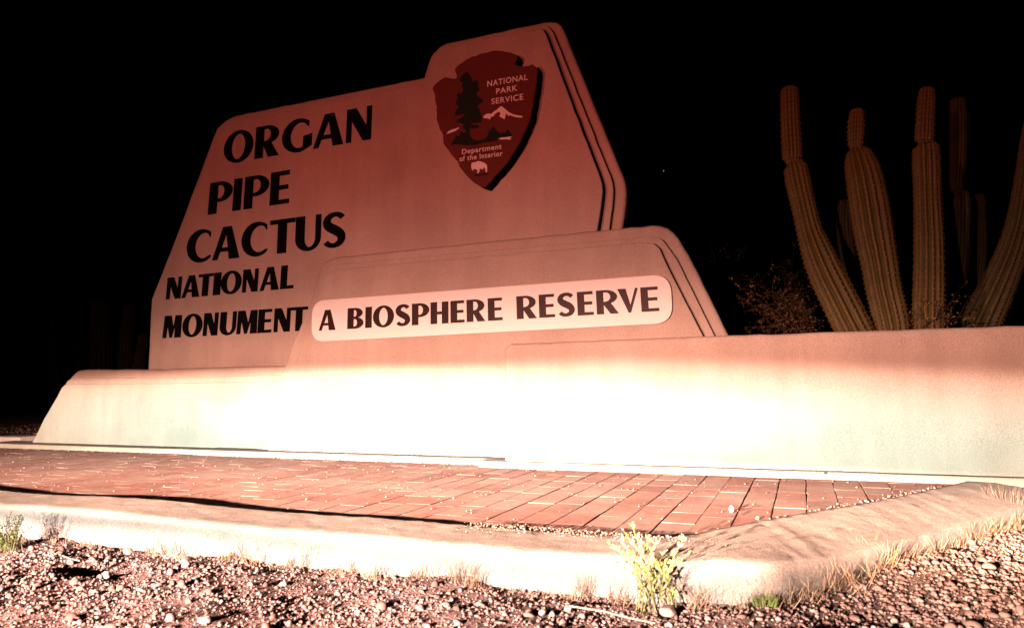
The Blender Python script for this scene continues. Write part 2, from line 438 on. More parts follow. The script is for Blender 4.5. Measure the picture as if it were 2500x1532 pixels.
# --- left low base ---------------------------------------------------------
lbase = empty('left_base_wall', (-4.9, 4.05, 0.0))
tag(lbase, 'low tan stucco base wall with sloping left end under the tall sign slab', 'wall')
LB = LEFTW.moved(0.05)
q = P2(LB, [(155, 945), (170, 921), (180, 909), (186, 905), (193, 902.5), (208, 901), (370, 901), (560, 895), (692, 891.5)])
q[-1] = q[-1] + np.array([0.4, 0]); q.append(np.array([MBX + 0.6, 0.0])); q.append(np.array([q[0][0] - 0.38, 0.0]))
q = [q[0]] + q[1:]
under(link('body', slab_mesh('base_body', LB, q, 0.45, 0.03, 0.03), M['stucco']), lbase)
LB2 = LEFTW.moved(0.02)
q = P2(LB2, [(157, 940.5), (166, 928), (176, 924), (185, 923), (430, 921), (690, 914.5)])
q[-1] = q[-1] + np.array([0.4, 0]); q.append(np.array([MBX + 0.6, 0.004])); q.append(np.array([q[0][0] - 0.36, 0.004]))
under(link('outer_step', slab_mesh('base_step', LB2, q, 0.0295, 0.006), M['stucco']), lbase)
q = P2(LEFTW, [(76, 1082), (107, 1022), (140, 965), (150, 946), (158, 939), (170, 937), (430, 935), (690, 928)])
q = [np.array([q[0][0], 0.008])] + q[1:]; q[-1] = q[-1] + np.array([0.4, 0]); q.append(np.array([MBX + 0.6, 0.008]))
under(link('front_face', slab_mesh('base_face', LEFTW, q, 0.0195, 0.008), M['stucco']), lbase)

# --- right wall --------------------------------------------------------------
q = P2(RIGHTW, [(1231, 860), (1232, 851), (1237, 844), (1246, 839), (1820, 816.5), (2500, 794)])
zt = q[-1][1]
q.append(np.array([3.2, zt])); q.append(np.array([3.2, 0.0])); q.append(np.array([q[0][0], 0.0]))
rw = link('long_right_wall', slab_mesh('right_wall', RIGHTW, q, 0.30, 0.018, 0.02), M['stucco'])
tag(rw, 'long plain tan stucco wall with level top in front of the cacti on the right', 'wall')

# --- footings: low concrete ledges along the foot of each wall -----------------
def ledge(name, x0, x1, yf, yb, h, label):
    pts = []
    nx = max(4, int((x1 - x0) / 0.05)); bm = bmesh.new(); rows = []
    for i in range(nx + 1):
        x = x0 + (x1 - x0) * i / nx; j = 0.002 * math.sin(x * 9) + rnd.gauss(0, 0.0008)
        prof = [(yf + j - 0.002, -0.05), (yf + j, h - 0.008), (yf + j + 0.002, h - 0.002), (yf + j + 0.008, h + rnd.gauss(0, .0006)), (yb, h + 0.001), (yb, -0.05)]
        rows.append([bm.verts.new((x, a, b)) for a, b in prof])
    for a, b in zip(rows[:-1], rows[1:]):
        for k in range(5): bm.faces.new((a[k], b[k], b[k + 1], a[k + 1]))
    bm.faces.new(rows[0][::-1]); bm.faces.new(rows[-1])
    bmesh.ops.recalc_face_normals(bm, faces=bm.faces)
    me = bpy.data.meshes.new(name); bm.to_mesh(me); bm.free()
    o = link('footing', me, M['footing']); return o
f1 = under(ledge('footing_a', -6.32, -3.93, 3.835, 4.1, 0.033, ''), lbase)
f2 = under(ledge('footing_b', -3.93, -1.66, 3.80, 4.1, 0.036, ''), lower)
f3 = ledge('footing_c', -1.72, 3.2, 3.695, 3.99, 0.034, ''); under(f3, rw) if False else None
f3.parent = rw

# ------------------------------------------------------------------ lettering
def arc(cx, cy, rx, ry, a0, a1, n=14):
    return [(cx + rx * math.cos(math.radians(a0 + (a1 - a0) * i / n)), cy + ry * math.sin(math.radians(a0 + (a1 - a0) * i / n))) for i in range(n + 1)]
def glyph(ch, w, W=0.26, T=0.15, H=0.13):
    """outlines of a bold, stressed sans capital in a w x 1 box"""
    if ch == 'I': return [[(0, 0), (w, 0), (w, 1), (0, 1)]]
    if ch == 'L': return [[(0, 0), (w, 0), (w, H + .01), (W, H), (W, 1), (0, 1)]]
    if ch == 'E':
        m = .44
        return [[(0, 0), (w, 0), (w, H), (W, H), (W, m), (.93 * w, m), (.93 * w, m + H), (W, m + H), (W, 1 - H), (w * .98, 1 - H), (w * .98, 1), (0, 1)]]
    if ch == 'H':
        return [[(0, 0), (W, 0), (W, .43), (w - W, .43), (w - W, 0), (w, 0), (w, 1), (w - W, 1), (w - W, .56), (W, .56), (W, 1), (0, 1)]]
    if ch == 'T':
        c = w / 2
        return [[(c - W / 2, 0), (c + W / 2, 0), (c + W / 2, 1 - H), (w, 1 - H), (w, 1), (0, 1), (0, 1 - H), (c - W / 2, 1 - H)]]
    if ch == 'N':
        return [[(0, 0), (T, 0), (T, .64), (w - .24, 0), (w, 0), (w, 1), (w - T * .95, 1), (w - T * .95, .42), (.28, 1), (0, 1)]]
    if ch == 'M':
        return [[(0, 0), (T, 0), (T + .02, .62), (.40 * w, 0), (.50 * w, 0), (w - W - .01, .62), (w - W - .01, 0), (w, 0), (w - .02, 1), (w - W - .03, 1), (.56 * w, .40), (.31, 1), (.02, 1)]]
    if ch == 'A':
        ax, ay = .49 * w, .80; kl = (ax - T) / ay; kr = (w - .31 - ax) / ay
        return [[(0, 0), (T, 0), (T + .24 * kl, .24), (w - .31 - .24 * kr, .24), (w - .31, 0), (w, 0), (.66 * w, 1), (.35 * w, 1)],
                [(T + .36 * kl, .36), (w - .31 - .36 * kr, .36), (ax, ay)]]
    if ch == 'V':
        return [[(0, 1), (.33, 1), (.60 * w, .30), (w - T * .9, 1), (w, 1), (.60 * w, 0), (.50 * w, 0)]]
    if ch == 'U':
        ow = arc(w / 2, .35, w / 2, .37, 180, 360, 20)
        iw = arc((W + w - T) / 2, .35, (w - T - W) / 2, .26, 360, 180, 20)
        return [[(0, 1)] + ow + [(w, 1), (w - T, 1)] + iw + [(W, 1)]]
    if ch == 'O':
        return [arc(w / 2, .5, w / 2, .52, 0, 354, 40), arc(w / 2, .5, w / 2 - W * .96, .52 - H * .85, 0, 354, 40)]
    if ch == 'C':
        o = arc(.54 * w, .5, .54 * w, .52, 50, 312, 34); i = arc(.64 * w, .5, .64 * w - W, .52 - H * .95, 302, 62, 30)
        return [o + [(.93 * w, .19)] + i + [(.88 * w, .74)]]
    if ch == 'G':
        o = arc(.54 * w, .5, .54 * w, .52, 50, 300, 34); i = arc(.60 * w, .5, .60 * w - W, .52 - H * .95, 290, 62, 30)
        return [o + [(w, .14), (w, .50), (w - .26, .45), (w - .26, .17)] + i + [(.88 * w, .72)]]
    if ch == 'P':
        bx = w * .46; 
        return [[(0, 0), (W, 0), (W, .36)] + arc(bx, .68, w - bx, .32, -90, 90, 18) + [(0, 1)],
                [(W, .47)] + arc(bx, .68, w - bx - W * .95, .21, -90, 90, 14) + [(W, .89)]]
    if ch == 'R':
        bx = w * .44; ww = w * .96
        return [[(0, 0), (W, 0), (W, .40), (w - .33, 0), (w, 0), (.66 * w, .445)] + arc(bx, .71, ww - bx, .29, -62, 90, 18) + [(0, 1)],
                [(W, .50)] + arc(bx, .71, ww - bx - W * .95, .19, -80, 90, 14) + [(W, .90)]]
    if ch == 'B':
        bx = w * .48; uw = w * .94
        return [[(0, 0)] + arc(bx, .275, w - bx, .275, -90, 72, 14) + arc(bx, .755, uw - bx, .245, -64, 90, 14) + [(0, 1)],
                [(W, .11)] + arc(bx, .285, w - bx - W, .175, -90, 90, 12) + [(W, .46)],
                [(W, .57)] + arc(bx, .735, uw - bx - W * .95, .155, -90, 90, 12) + [(W, .89)]]
    if ch == 'S':
        cl = arc(.53 * w, .735, .36 * w, .205, 28, 180, 16) 
        p0 = np.array([.17 * w, .735]); 
        mid = []
        for i in range(1, 10):
            t = i / 10.0
            a, b, c, d = np.array([.17 * w, .735]), np.array([.17 * w, .52]), np.array([.83 * w, .50]), np.array([.83 * w, .265])
            mid.append(tuple((1 - t) ** 3 * a + 3 * t * (1 - t) ** 2 * b + 3 * t * t * (1 - t) * c + t ** 3 * d))
        cl2 = arc(.47 * w, .265, .36 * w, .205, 0, -152, 16)
        path = [np.array(p) for p in cl + mid + cl2]; n = len(path); L = []; Rr = []
        for i, p in enumerate(path):
            d = path[min(n - 1, i + 1)] - path[max(0, i - 1)]; d = d / np.linalg.norm(d); nn = np.array([-d[1], d[0]])
            s = i / (n - 1)
            th = .075 + .055 * math.exp(-((s - .5) / .17) ** 2) - .012 * math.exp(-((s - .17) / .08) ** 2) - .012 * math.exp(-((s - .83) / .08) ** 2)
            th *= W / .26
            L.append(tuple(p + nn * th)); Rr.append(tuple(p - nn * th))
        return [L + Rr[::-1]]
    raise ValueError(ch)
def fill_curves(name, outlines, ext):
    cu = bpy.data.curves.new(name, 'CURVE'); cu.dimensions = '2D'; cu.fill_mode = 'BOTH'; cu.extrude = ext
    for o in outlines:
        s = cu.splines.new('POLY'); s.points.add(len(o) - 1)
        for k, (a, b) in enumerate(o): s.points[k].co = (a, b, 0, 1)
        s.use_cyclic_u = True
    tmp = bpy.data.objects.new('tmp', cu); COL.objects.link(tmp)
    me = bpy.data.meshes.new_from_object(tmp)
    bpy.data.objects.remove(tmp); bpy.data.curves.remove(cu)
    me.name = name
    return me
def warp(me, wall, fn, back, front):
    """u, v -> (x, z) by fn; the extruded back / front go to -back / +front off the wall"""
    for v in me.vertices:
        x, z = fn(v.co.x, v.co.y)
        v.co = wall.w(x, z, front if v.co.z > 0 else -back)
    me.update()
def flip_fix(me):
    bm = bmesh.new(); bm.from_mesh(me); bmesh.ops.recalc_face_normals(bm, faces=bm.faces); bm.to_mesh(me); bm.free()
def word(chars, ext_px, base, top, lean, wall, mat, parent, zoom, thick=0.009, W=.26, T=.15, H=.13):
    """chars placed between measured photo x-extents (mid height); base/top are straight lines ((x,y),(x,y))"""
    (ox, oy0, oy1, sc) = zoom
    def line(l, x): return l[0][1] + (l[1][1] - l[0][1]) * (x - l[0][0]) / (l[1][0] - l[0][0])
    xa, xb = ext_px[0][0], ext_px[-1][1]
    for ch, (x0, x1) in zip(chars, ext_px):
        def corner(x, up):
            ln = lean[0] + (lean[1] - lean[0]) * (x - xa) / (xb - xa)
            xx = x + (ln / 2 if up else -ln / 2)
            return ox + xx / sc, (oy1 if up else oy0) + line(top if up else base, xx) / sc
        a = np.array(wall.pt(*corner(x0, False))); b = np.array(wall.pt(*corner(x1, False)))
        c = np.array(wall.pt(*corner(x0, True))); d = np.array(wall.pt(*corner(x1, True)))
        p0 = corner(x0, False); p1 = corner(x0, True)
        asp = ((x1 - x0) / sc) / abs(p1[1] - p0[1])
        me = fill_curves('letter_' + ch, glyph(ch, asp, W, T, H), 0.01)
        def fn(u, v, a=a, b=b, c=c, d=d, asp=asp):
            s = u / asp
            p = (a * (1 - s) + b * s) * (1 - v) + (c * (1 - s) + d * s) * v
            return p[0], p[1]
        warp(me, wall, fn, -0.0012, thick); flip_fix(me)
        o = link('letter', me, mat); 
        if parent is not None: put(o, parent)
def put(o, parent):
    """parent while keeping the world place (parents may be nested)"""
    o.parent = parent
    p = parent; loc = Vector((0, 0, 0))
    while p is not None and p.type == 'EMPTY' : loc += p.location; p = p.parent
    o.matrix_parent_inverse = Matrix.Translation(-loc) if parent.type == 'EMPTY' else Matrix()
Z1 = (340, 160, 160, 3.422); Z2 = (340, 560, 560, 3.422); Z21 = (340, 560, 160, 3.422)
word('ORGAN', [(713, 955), (975, 1175), (1199, 1447), (1464, 1711), (1736, 1943)], ((715, 826), (1938, 616)), ((737, 568), (1950, 335)), (22, 10), SLABW, M['letter'], monument, Z1)
word('PIPE', [(589, 779), (791, 857), (883, 1085), (1100, 1258)], ((578, 1247), (1250, 1148)), ((600, 985), (1262, 873)), (22, 12), SLABW, M['letter'], monument, Z1)
word('CACTUS', [(403, 622), (622, 845), (860, 1095), (1094, 1302), (1310, 1520), (1537, 1727)], ((403, 283), (1725, 142)), ((425, 1387), (1735, 1213)), (18, 8), SLABW, M['letter'], monument, Z21)
word('NATIONAL', [(236, 354), (365, 510), (498, 617), (626, 683), (688, 857), (870, 995), (1017, 1172), (1187, 1295)], ((228, 585), (1290, 490)), ((243, 405), (1295, 293)), (16, 12), SLABW, M['letter'], monument, Z2)
word('MONUMENT', [(208, 356), (367, 530), (543, 660), (680, 812), (823, 989), (998, 1110), (1132, 1264), (1268, 1408)], ((200, 908), (1410, 843)), ((218, 722), (1425, 641)), (18, 10), SLABW, M['letter'], monument, Z2)

# --- plaque --------------------------------------------------------------------
PLQ = MIDW.moved(-0.018)
cor = P2(PLQ, [(759.5, 834.5), (1643.5, 788), (1636.5, 668), (762, 734)])
plaque = link('plaque', slab_mesh('plaque', PLQ, round_poly(cor, 0.105, 8), 0.0165, 0.002, 0, 0.5, 0.0), M['plaque'])
put(plaque, lower)
def both(z5): return z5
W5 = (740, 640, 640, 4.4)
def z4(x): return ((1000 + x / 3.005) - 740) * 4.4
def z4y(y): return ((480 + y / 3.005) - 640) * 4.4
bl = ((483, 717), (z4(1830), z4y(838))); tl = ((486, 495), (z4(1815), z4y(658)))
word('ABIOSPHERERESERVE', [(177, 352), (481, 650), (673, 739), (755, 977), (999, 1150), (1173, 1356), (1373, 1562), (1587, 1734), (1760, 1956), (1988, 2142),
     (z4(787), z4(932)), (z4(951), z4(1064)), (z4(1086), z4(1211)), (z4(1232), z4(1348)), (z4(1372), z4(1530)), (z4(1530), z4(1679)), (z4(1698), z4(1826))],
     bl, tl, (8, -18), PLQ, M['letter_gloss'], plaque, W5, 0.006, .29, .12, .13)

# --- arrowhead emblem --------------------------------------------------------------
EMB = SLABW.moved(-0.105)
def E4(pts): return [(1030 + x / 4.081, 110 + y / 4.081) for x, y in pts]
arrow = [(740, 55), (695, 62), (650, 75), (600, 80), (560, 95), (525, 112), (500, 115), (465, 135), (430, 150), (400, 172), (375, 190), (345, 215), (327, 245), (335, 270), (343, 300), (345, 325), (325, 333),
         (280, 330), (235, 322), (200, 335), (170, 355), (140, 380), (118, 405), (105, 430), (118, 470), (132, 500), (130, 540), (132, 565), (146, 610), (142, 650), (147, 690), (142, 740), (163, 790), (180, 840),
         (205, 885), (210, 930), (212, 985), (240, 1015), (265, 1045), (290, 1085), (320, 1120), (355, 1165), (370, 1205), (400, 1245), (430, 1280), (460, 1315), (490, 1345), (530, 1380), (560, 1395),
         (600, 1408), (632, 1418), (662, 1385), (700, 1345), (728, 1305), (765, 1270), (800, 1230), (835, 1190), (870, 1140), (895, 1095), (925, 1055), (955, 1005), (985, 950), (1005, 900), (1035, 850), (1055, 790), (1085, 720),
         (1092, 650), (1112, 580), (1118, 500), (1137, 420), (1143, 330), (1152, 265), (1128, 215), (1105, 190), (1060, 205), (1000, 212), (955, 205), (925, 190), (945, 150), (950, 118), (925, 95), (890, 75), (850, 70), (800, 60)]
emblem = empty('arrowhead_emblem', (-1.75, 4.2, 2.3)); put(emblem, monument); 
emblem.matrix_parent_inverse = Matrix(); emblem.location = Vector((-1.75, 4.2, 2.3)) - monument.location
def eput(o): put(o, emblem)
_ap = densify(P2(EMB, E4(arrow)), 0.02, 0.0012)
eput(link('plate', slab_mesh('arrow_plate', EMB, _ap, 0.011, 0.004, 0, 9, 0.0), M['emblem']))
eput(link('shade_painted_side', slab_mesh('arrow_shade_side', EMB.moved(0.0112), _ap, 0.0925, 0.001, 0, 9, 0.0), M['letter']))  # near-black colour paints in the shade of the emblem's unlit edge
def flat_shape(name, pts, mat, th=0.004, base=0.0015):
    p = P2(EMB, E4(pts)); c = sum(p) / len(p)
    me = fill_curves(name, [[tuple(a) for a in p]], 0.01)
    warp(me, EMB, lambda u, v: (u, v), -base, th); flip_fix(me)
    o = link(name, me, mat); eput(o); return o
tree = [(452, 268), (480, 300), (500, 340), (498, 372), (520, 362), (545, 345), (568, 380), (562, 420), (575, 450), (545, 480), (560, 520), (612, 545), (608, 570), (575, 585), (548, 605), (575, 650), (590, 700), (600, 740),
        (590, 775), (540, 780), (500, 775), (485, 790), (560, 800), (575, 815), (540, 835), (490, 830), (475, 850), (478, 900), (500, 935), (540, 950), (590, 948), (640, 935), (655, 900), (665, 865), (688, 850), (700, 830),
        (718, 815), (735, 845), (760, 870), (790, 885), (820, 865), (835, 880), (858, 838), (880, 870), (905, 905), (890, 925), (800, 935), (770, 950), (700, 962), (600, 975), (520, 1000), (440, 1000), (380, 990), (290, 992),
        (310, 965), (330, 940), (345, 890), (362, 920), (385, 870), (395, 855), (412, 880), (440, 870), (440, 840), (405, 835), (420, 800), (395, 780), (345, 770), (350, 750), (395, 730), (430, 695), (400, 690), (340, 705),
        (330, 680), (345, 640), (375, 625), (350, 600), (335, 580), (345, 555), (360, 530), (345, 500), (365, 482), (400, 485), (415, 450), (400, 410), (410, 380), (375, 360), (385, 335), (400, 310), (415, 290)]
flat_shape('tree_figure', tree, M['dark_green'])
flat_shape('mountain_figure', [(612, 722), (625, 700), (660, 685), (690, 690), (720, 665), (750, 645), (775, 622), (795, 610), (830, 638), (870, 672), (915, 695), (950, 702), (1003, 710), (1003, 725), (950, 722), (920, 715),
           (880, 700), (865, 710), (840, 680), (835, 710), (825, 742), (772, 712), (785, 690), (780, 672), (760, 668), (730, 690), (710, 718), (690, 715), (680, 745), (655, 730), (630, 732)], M['white_paint'])
flat_shape('snow_line', [(248, 888), (262, 865), (300, 845), (340, 835), (365, 822), (371, 832), (330, 860), (280, 877)], M['white_paint'])
flat_shape('river_line', [(762, 938), (790, 925), (850, 920), (903, 913), (885, 928), (888, 945), (840, 941), (790, 945)], M['white_paint'], 0.0055, 0.0045)
flat_shape('grass_figure', [(510, 1300), (535, 1288), (556, 1290), (570, 1286), (600, 1285), (620, 1275), (660, 1275), (668, 1288), (600, 1297), (560, 1306)], M['dark_green'])
flat_shape('bison_figure', [(495, 1195), (505, 1175), (522, 1172), (545, 1168), (565, 1158), (600, 1165), (630, 1178), (650, 1195), (656, 1230), (652, 1270), (640, 1272), (636, 1240), (620, 1215), (612, 1240), (595, 1240),
           (580, 1230), (578, 1262), (562, 1282), (553, 1270), (562, 1250), (540, 1240), (522, 1235), (510, 1255), (497, 1230)], M['white_paint'], 0.007, 0.0045)
def script_text(s, blp, brp, tlp, trp, name):
    fc = bpy.data.curves.new(name, 'FONT'); fc.body = s; fc.extrude = 0.01; fc.space_character = 1.12; fc.offset = 0.012
    tmp = bpy.data.objects.new('tmp', fc); COL.objects.link(tmp)
    me = bpy.data.meshes.new_from_object(tmp); bpy.data.objects.remove(tmp); bpy.data.curves.remove(fc)
    xs = [v.co.x for v in me.vertices]; x0, x1 = min(xs), max(xs)
    a, b, c, d = (np.array(EMB.pt(*E4([p])[0])) for p in (blp, brp, tlp, trp)); cap = 0.729
    def fn(u, v):
        s_ = (u - x0) / (x1 - x0); t = v / cap
        p = (a * (1 - s_) + b * s_) * (1 - t) + (c * (1 - s_) + d * s_) * t
        return p[0], p[1]
    warp(me, EMB, fn, -0.0015, 0.004); me.name = name
    flip_fix(me)
    o = link('lettering', me, M['white_paint']); eput(o)
script_text('NATIONAL', (653, 418), (1056, 347), (655, 358), (1054, 288), 'word_a')
script_text('PARK', (742, 490), (955, 455), (742, 435), (953, 395), 'word_b')
script_text('SERVICE', (695, 592), (1012, 545), (695, 535), (1010, 484), 'word_c')
script_text('Department', (402, 1088), (796, 1034), (402, 1038), (796, 980), 'word_d')
for w_, xa_, xb_ in (('of', 379, 431), ('the', 453, 548), ('Interior', 578, 806)):
    ya_, yb_ = (1160 + (x_ - 378) * (1103 - 1160) / 428 for x_ in (xa_, xb_))
    script_text(w_, (xa_, ya_), (xb_, yb_), (xa_, ya_ - 53), (xb_, yb_ - 53), 'word_' + w_)

# ------------------------------------------------------------------ brick paving
BW, BL, GAP = 0.1122, 0.2, 0.0035
paving = None
def box_grid(x0, x1, y0, y1, z):
    return mesh_np('bed', [(x0, y0, z), (x1, y0, z), (x1, y1, z), (x0, y1, z), (x0, y0, -0.06), (x1, y0, -0.06), (x1, y1, -0.06), (x0, y1, -0.06)],
                   [(0, 1, 2, 3), (0, 4, 5, 1), (1, 5, 6, 2), (2, 6, 7, 3), (3, 7, 4, 0)], 4)
def brick_verts():
    hx, hy = BW / 2 - GAP / 2 - 0.0006, BL / 2 - GAP / 2 + 0.0008
    b = 0.0007
    V = []
    for z, dx in ((-0.055, 0), (-b, 0), (0.0, b)):
        for sx, sy in ((-1, -1), (1, -1), (1, 1), (-1, 1)):
            V.append((sx * (hx - dx), sy * (hy - dx), z))
    V = np.array(V)
    F = [(8, 9, 10, 11)]
    for k in (0, 4):
        for i in range(4):
            j = (i + 1) % 4; F.append((k + i, k + j, k + 4 + j, k + 4 + i))
    return V, np.array(F)
bV, bF = brick_verts()
variants = []
for k in range(6):
    V = bV.copy(); V[:, :2] += rng.normal(0, 0.0009, (12, 2)) * (V[:, 2:3] > -0.03)
    V[8:, 2] += rng.normal(0, 0.0002, 4); variants.append(V)
def kerb_side(x, y):       # > 0 beyond the slanting right kerb
    return (x - (-0.30)) * 0.850 - (y - 2.10) * 0.527
places = []
for r in range(-76, 9):
    X = -0.009 - 0.056 + r * BW + rnd.gauss(0, 0.0008)
    off = rnd.uniform(0, BL) if rnd.random() < 0.5 else (0.1 if r % 2 else 0.0) + rnd.gauss(0, 0.02)
    y = 1.95 + off - BL
    while y < 3.95:
        yc = y + BL / 2
        if yc + BL / 2 > 2.06 and yc - BL / 2 < 3.84 and kerb_side(X, yc) < 0.07:
            places.append((X + rnd.gauss(0, 0.0007), yc, -0.0008 + rnd.gauss(0, 0.0003), rnd.gauss(0, 0.005), rnd.gauss(0, 0.0015), rnd.gauss(0, 0.003), rnd.randrange(6), rnd.choices(range(5), (4, 3, 2, 1.3, 3))[0]))
        y += BL + rnd.gauss(0, 0.0006)
_o = [(-8.7, 1.95), (-0.26, 1.95), (1.0, 4.2), (-8.7, 4.2)]
pav = link('brick_paving', mesh_np('bed', [(a, b, z) for z in (-0.0045, -0.06) for a, b in _o], [(0, 1, 2, 3), (0, 4, 5, 1), (1, 5, 6, 2), (2, 6, 7, 3), (3, 7, 4, 0)], 4), M['joint_sand']); tag(pav, kind='structure')
def px_size(p):
    d = np.array(p[:3]) - EYE; c = CAM.T @ d
    if c[2] < 0.3: return -1
    u, v = c[0] / c[2], c[1] / c[2]
    vis = abs(u) < 0.76
    return (1 if vis else 0) * (EYE[2] / (c[2] ** 3)) + 1e-6
places.sort(key=px_size, reverse=True)
bmesh_cache = {}
def cut_brick(p):
    # brick sawn off along the slanting kerb
    bm = bmesh.new(); vv = [bm.verts.new(v) for v in variants[p[6]]]
    for f in bF: bm.faces.new([vv[i] for i in f])
    d = kerb_side(p[0], p[1]) - 0.005
    g = bmesh.ops.bisect_plane(bm, geom=bm.verts[:] + bm.edges[:] + bm.faces[:], plane_co=(-d * 0.850, d * 0.527, 0), plane_no=(0.850, -0.527, 0), clear_outer=True)
    bmesh.ops.edgeloop_fill(bm, edges=[e for e in g['geom_cut'] if isinstance(e, bmesh.types.BMEdge)]) if False else None
    me = bpy.data.meshes.new('brick'); bm.to_mesh(me); bm.free(); me.polygons.foreach_set('use_smooth', [False] * len(me.polygons))
    return me
for p in places[:298]:
    key = (p[6], p[7])
    if max(kerb_side(p[0] + a, p[1] + b) for a in (-.056, .056) for b in (-.1, .1)) > 0.0:
        me = cut_brick(p)
        if len(me.polygons) == 0: continue
        me.materials.append(BRICKS[p[7]]); o = bpy.data.objects.new('brick', me); COL.objects.link(o)
        o.parent = pav; o.location = p[:3]; continue
    if key not in bmesh_cache:
        me = mesh_np('brick', variants[p[6]], bF, 4); me.materials.append(BRICKS[p[7]]); bmesh_cache[key] = me
    o = bpy.data.objects.new('brick', bmesh_cache[key]); COL.objects.link(o)
    o.parent = pav; o.location = p[:3]; o.rotation_euler = (p[4], p[5], p[3])
VV, FF, MI = [], [], []
for p in places[298:]:
    Rm = np.array(Matrix.Rotation(p[3], 3, 'Z') @ Matrix.Rotation(p[5], 3, 'Y') @ Matrix.Rotation(p[4], 3, 'X'))
    V = variants[p[6]] @ Rm.T + np.array(p[:3]); FF.append(bF + len(VV) * 12); VV.append(V); MI += [p[7]] * len(bF)
o = link('brick', mesh_np('bricks_far', np.concatenate(VV), np.concatenate(FF), 4, False, MI), None); 
for m in BRICKS: o.data.materials.append(m)
o.parent = pav; tag(o, kind='stuff')

# ------------------------------------------------------------------ kerb round the paving
def kerb_strip(path, name, slope=0.0):
    """path: list of (inner, outer) plan points; rounded, rough top"""
    bm = bmesh.new(); rows = []
    for s, (pi, po) in enumerate(path):
        pi = np.array(pi); po = np.array(po); L = np.linalg.norm(po - pi); d = (po - pi) / L
        x, y = (pi + po) / 2
        top = 0.015 + 0.011 * min(1.0, max(0.0, (-x - 1.3) / 1.8)) + 0.0035 * math.sin(x * 3.1 + 2.1) + 0.004 * math.sin(x * 5.3 + y) + rnd.gauss(0, 0.0007)
        sl = min(1.0, max(0.0, (x + 0.25) / 0.25)) * slope          # the right run falls away to its outer side
        prof = [(0.0, -0.05), (0.0, top - 0.007), (0.006, top - 0.001)]
        for k in range(1, 12):
            t = k / 12; prof.append((0.006 + t * (L - 0.022), top + 0.002 * math.sin(t * 3.1) - sl * t ** 1.5 + rnd.gauss(0, 0.0009)))
        top -= sl
        wv = 0.004 * math.sin(x * 6.1 + 2 * y) + rnd.gauss(0, 0.0010)
        prof += [(L - 0.014 + wv, top - 0.001), (L - 0.004 + wv, top - 0.006), (L + wv, top - 0.016), (L + 0.002 + sl * .7 + wv, top - 0.05), (L + 0.004 + sl * 1.2, top - 0.10), (L + 0.005, -0.22)]
        rows.append([bm.verts.new((pi[0] + d[0] * a, pi[1] + d[1] * a, b)) for a, b in prof])
    for a, b in zip(rows[:-1], rows[1:]):
        for k in range(len(a) - 1): bm.faces.new((a[k], b[k], b[k + 1], a[k + 1]))
    bm.faces.new(rows[0]); bm.faces.new(rows[-1][::-1])
    bmesh.ops.recalc_face_normals(bm, faces=bm.faces)
    me = bpy.data.meshes.new(name); bm.to_mesh(me); bm.free()
    me.polygons.foreach_set('use_smooth', [True] * len(me.polygons)); me.set_sharp_from_angle(angle=math.radians(60))
    return me
path = []
for i in range(0, 340):
    x = -9.0 + i * 0.025
    if x < -0.42: path.append(((x, 2.10), (x, 1.825)))
for t in np.linspace(0, 1, 10):                      # the corner
    xi = -0.42 + t * 0.14; yi = 2.10 + 0.10 * t ** 2
    a = math.radians(-90 + 58 * t); 
    path.append(((xi, yi), ((-0.42 + 0.303 * t), 1.825 + 0.045 * t ** 3)))
for i in range(1, 130):
    s = i * 0.025
    path.append(((-0.28 + s * 0.527, 2.20 + s * 0.850), (-0.117 + s * 0.520, 1.87 + s * 0.862)))
outer = [np.array(p[1]) for p in path]
for _ in range(10):                                       # ease the outer edge round the corner
    c_ = [o_.copy() for o_ in outer]
    k0 = next(k for k, p in enumerate(path) if p[0][0] >= -0.30)
    for k in range(k0 - 3, k0 + 8): outer[k] = 0.25 * c_[k - 1] + 0.5 * c_[k] + 0.25 * c_[k + 1]
path = [(p[0], tuple(o_)) for p, o_ in zip(path, outer)]
kerb = link('kerb', kerb_strip(path, 'kerb', 0.042), M['kerb']); tag(kerb, kind='structure')
bk = link('rear_kerb', kerb_strip([((-14.0 + i * 0.05, 4.10), (-14.0 + i * 0.05, 4.36)) for i in range(156)], 'rear_kerb'), M['kerb'])
bk.location.z = 0.03; tag(bk, kind='structure')

# ------------------------------------------------------------------ stones
def ico(sub):
    bm = bmesh.new(); bmesh.ops.create_icosphere(bm, subdivisions=sub, radius=1.0)
    V = np.array([v.co[:] for v in bm.verts]); F = np.array([[v.index for v in f.verts] for f in bm.faces]); bm.free()
    return V, F
I1, I2, I3 = ico(1), ico(2), ico(3)
TINTS = np.array([(0.56, 0.39, 0.32), (0.50, 0.31, 0.25), (0.62, 0.48, 0.40), (0.42, 0.25, 0.20), (0.68, 0.57, 0.48), (0.52, 0.33, 0.28), (0.42, 0.33, 0.28), (0.34, 0.19, 0.155)])
def rand_rot(n):
    q = rng.normal(size=(n, 4)); q /= np.linalg.norm(q, axis=1)[:, None]
    w, x, y, z = q.T
    return np.stack([np.stack([1 - 2 * (y * y + z * z), 2 * (x * y - z * w), 2 * (x * z + y * w)], 1),
                     np.stack([2 * (x * y + z * w), 1 - 2 * (x * x + z * z), 2 * (y * z - x * w)], 1),
                     np.stack([2 * (x * z - y * w), 2 * (y * z + x * w), 1 - 2 * (x * x + y * y)], 1)], 1)
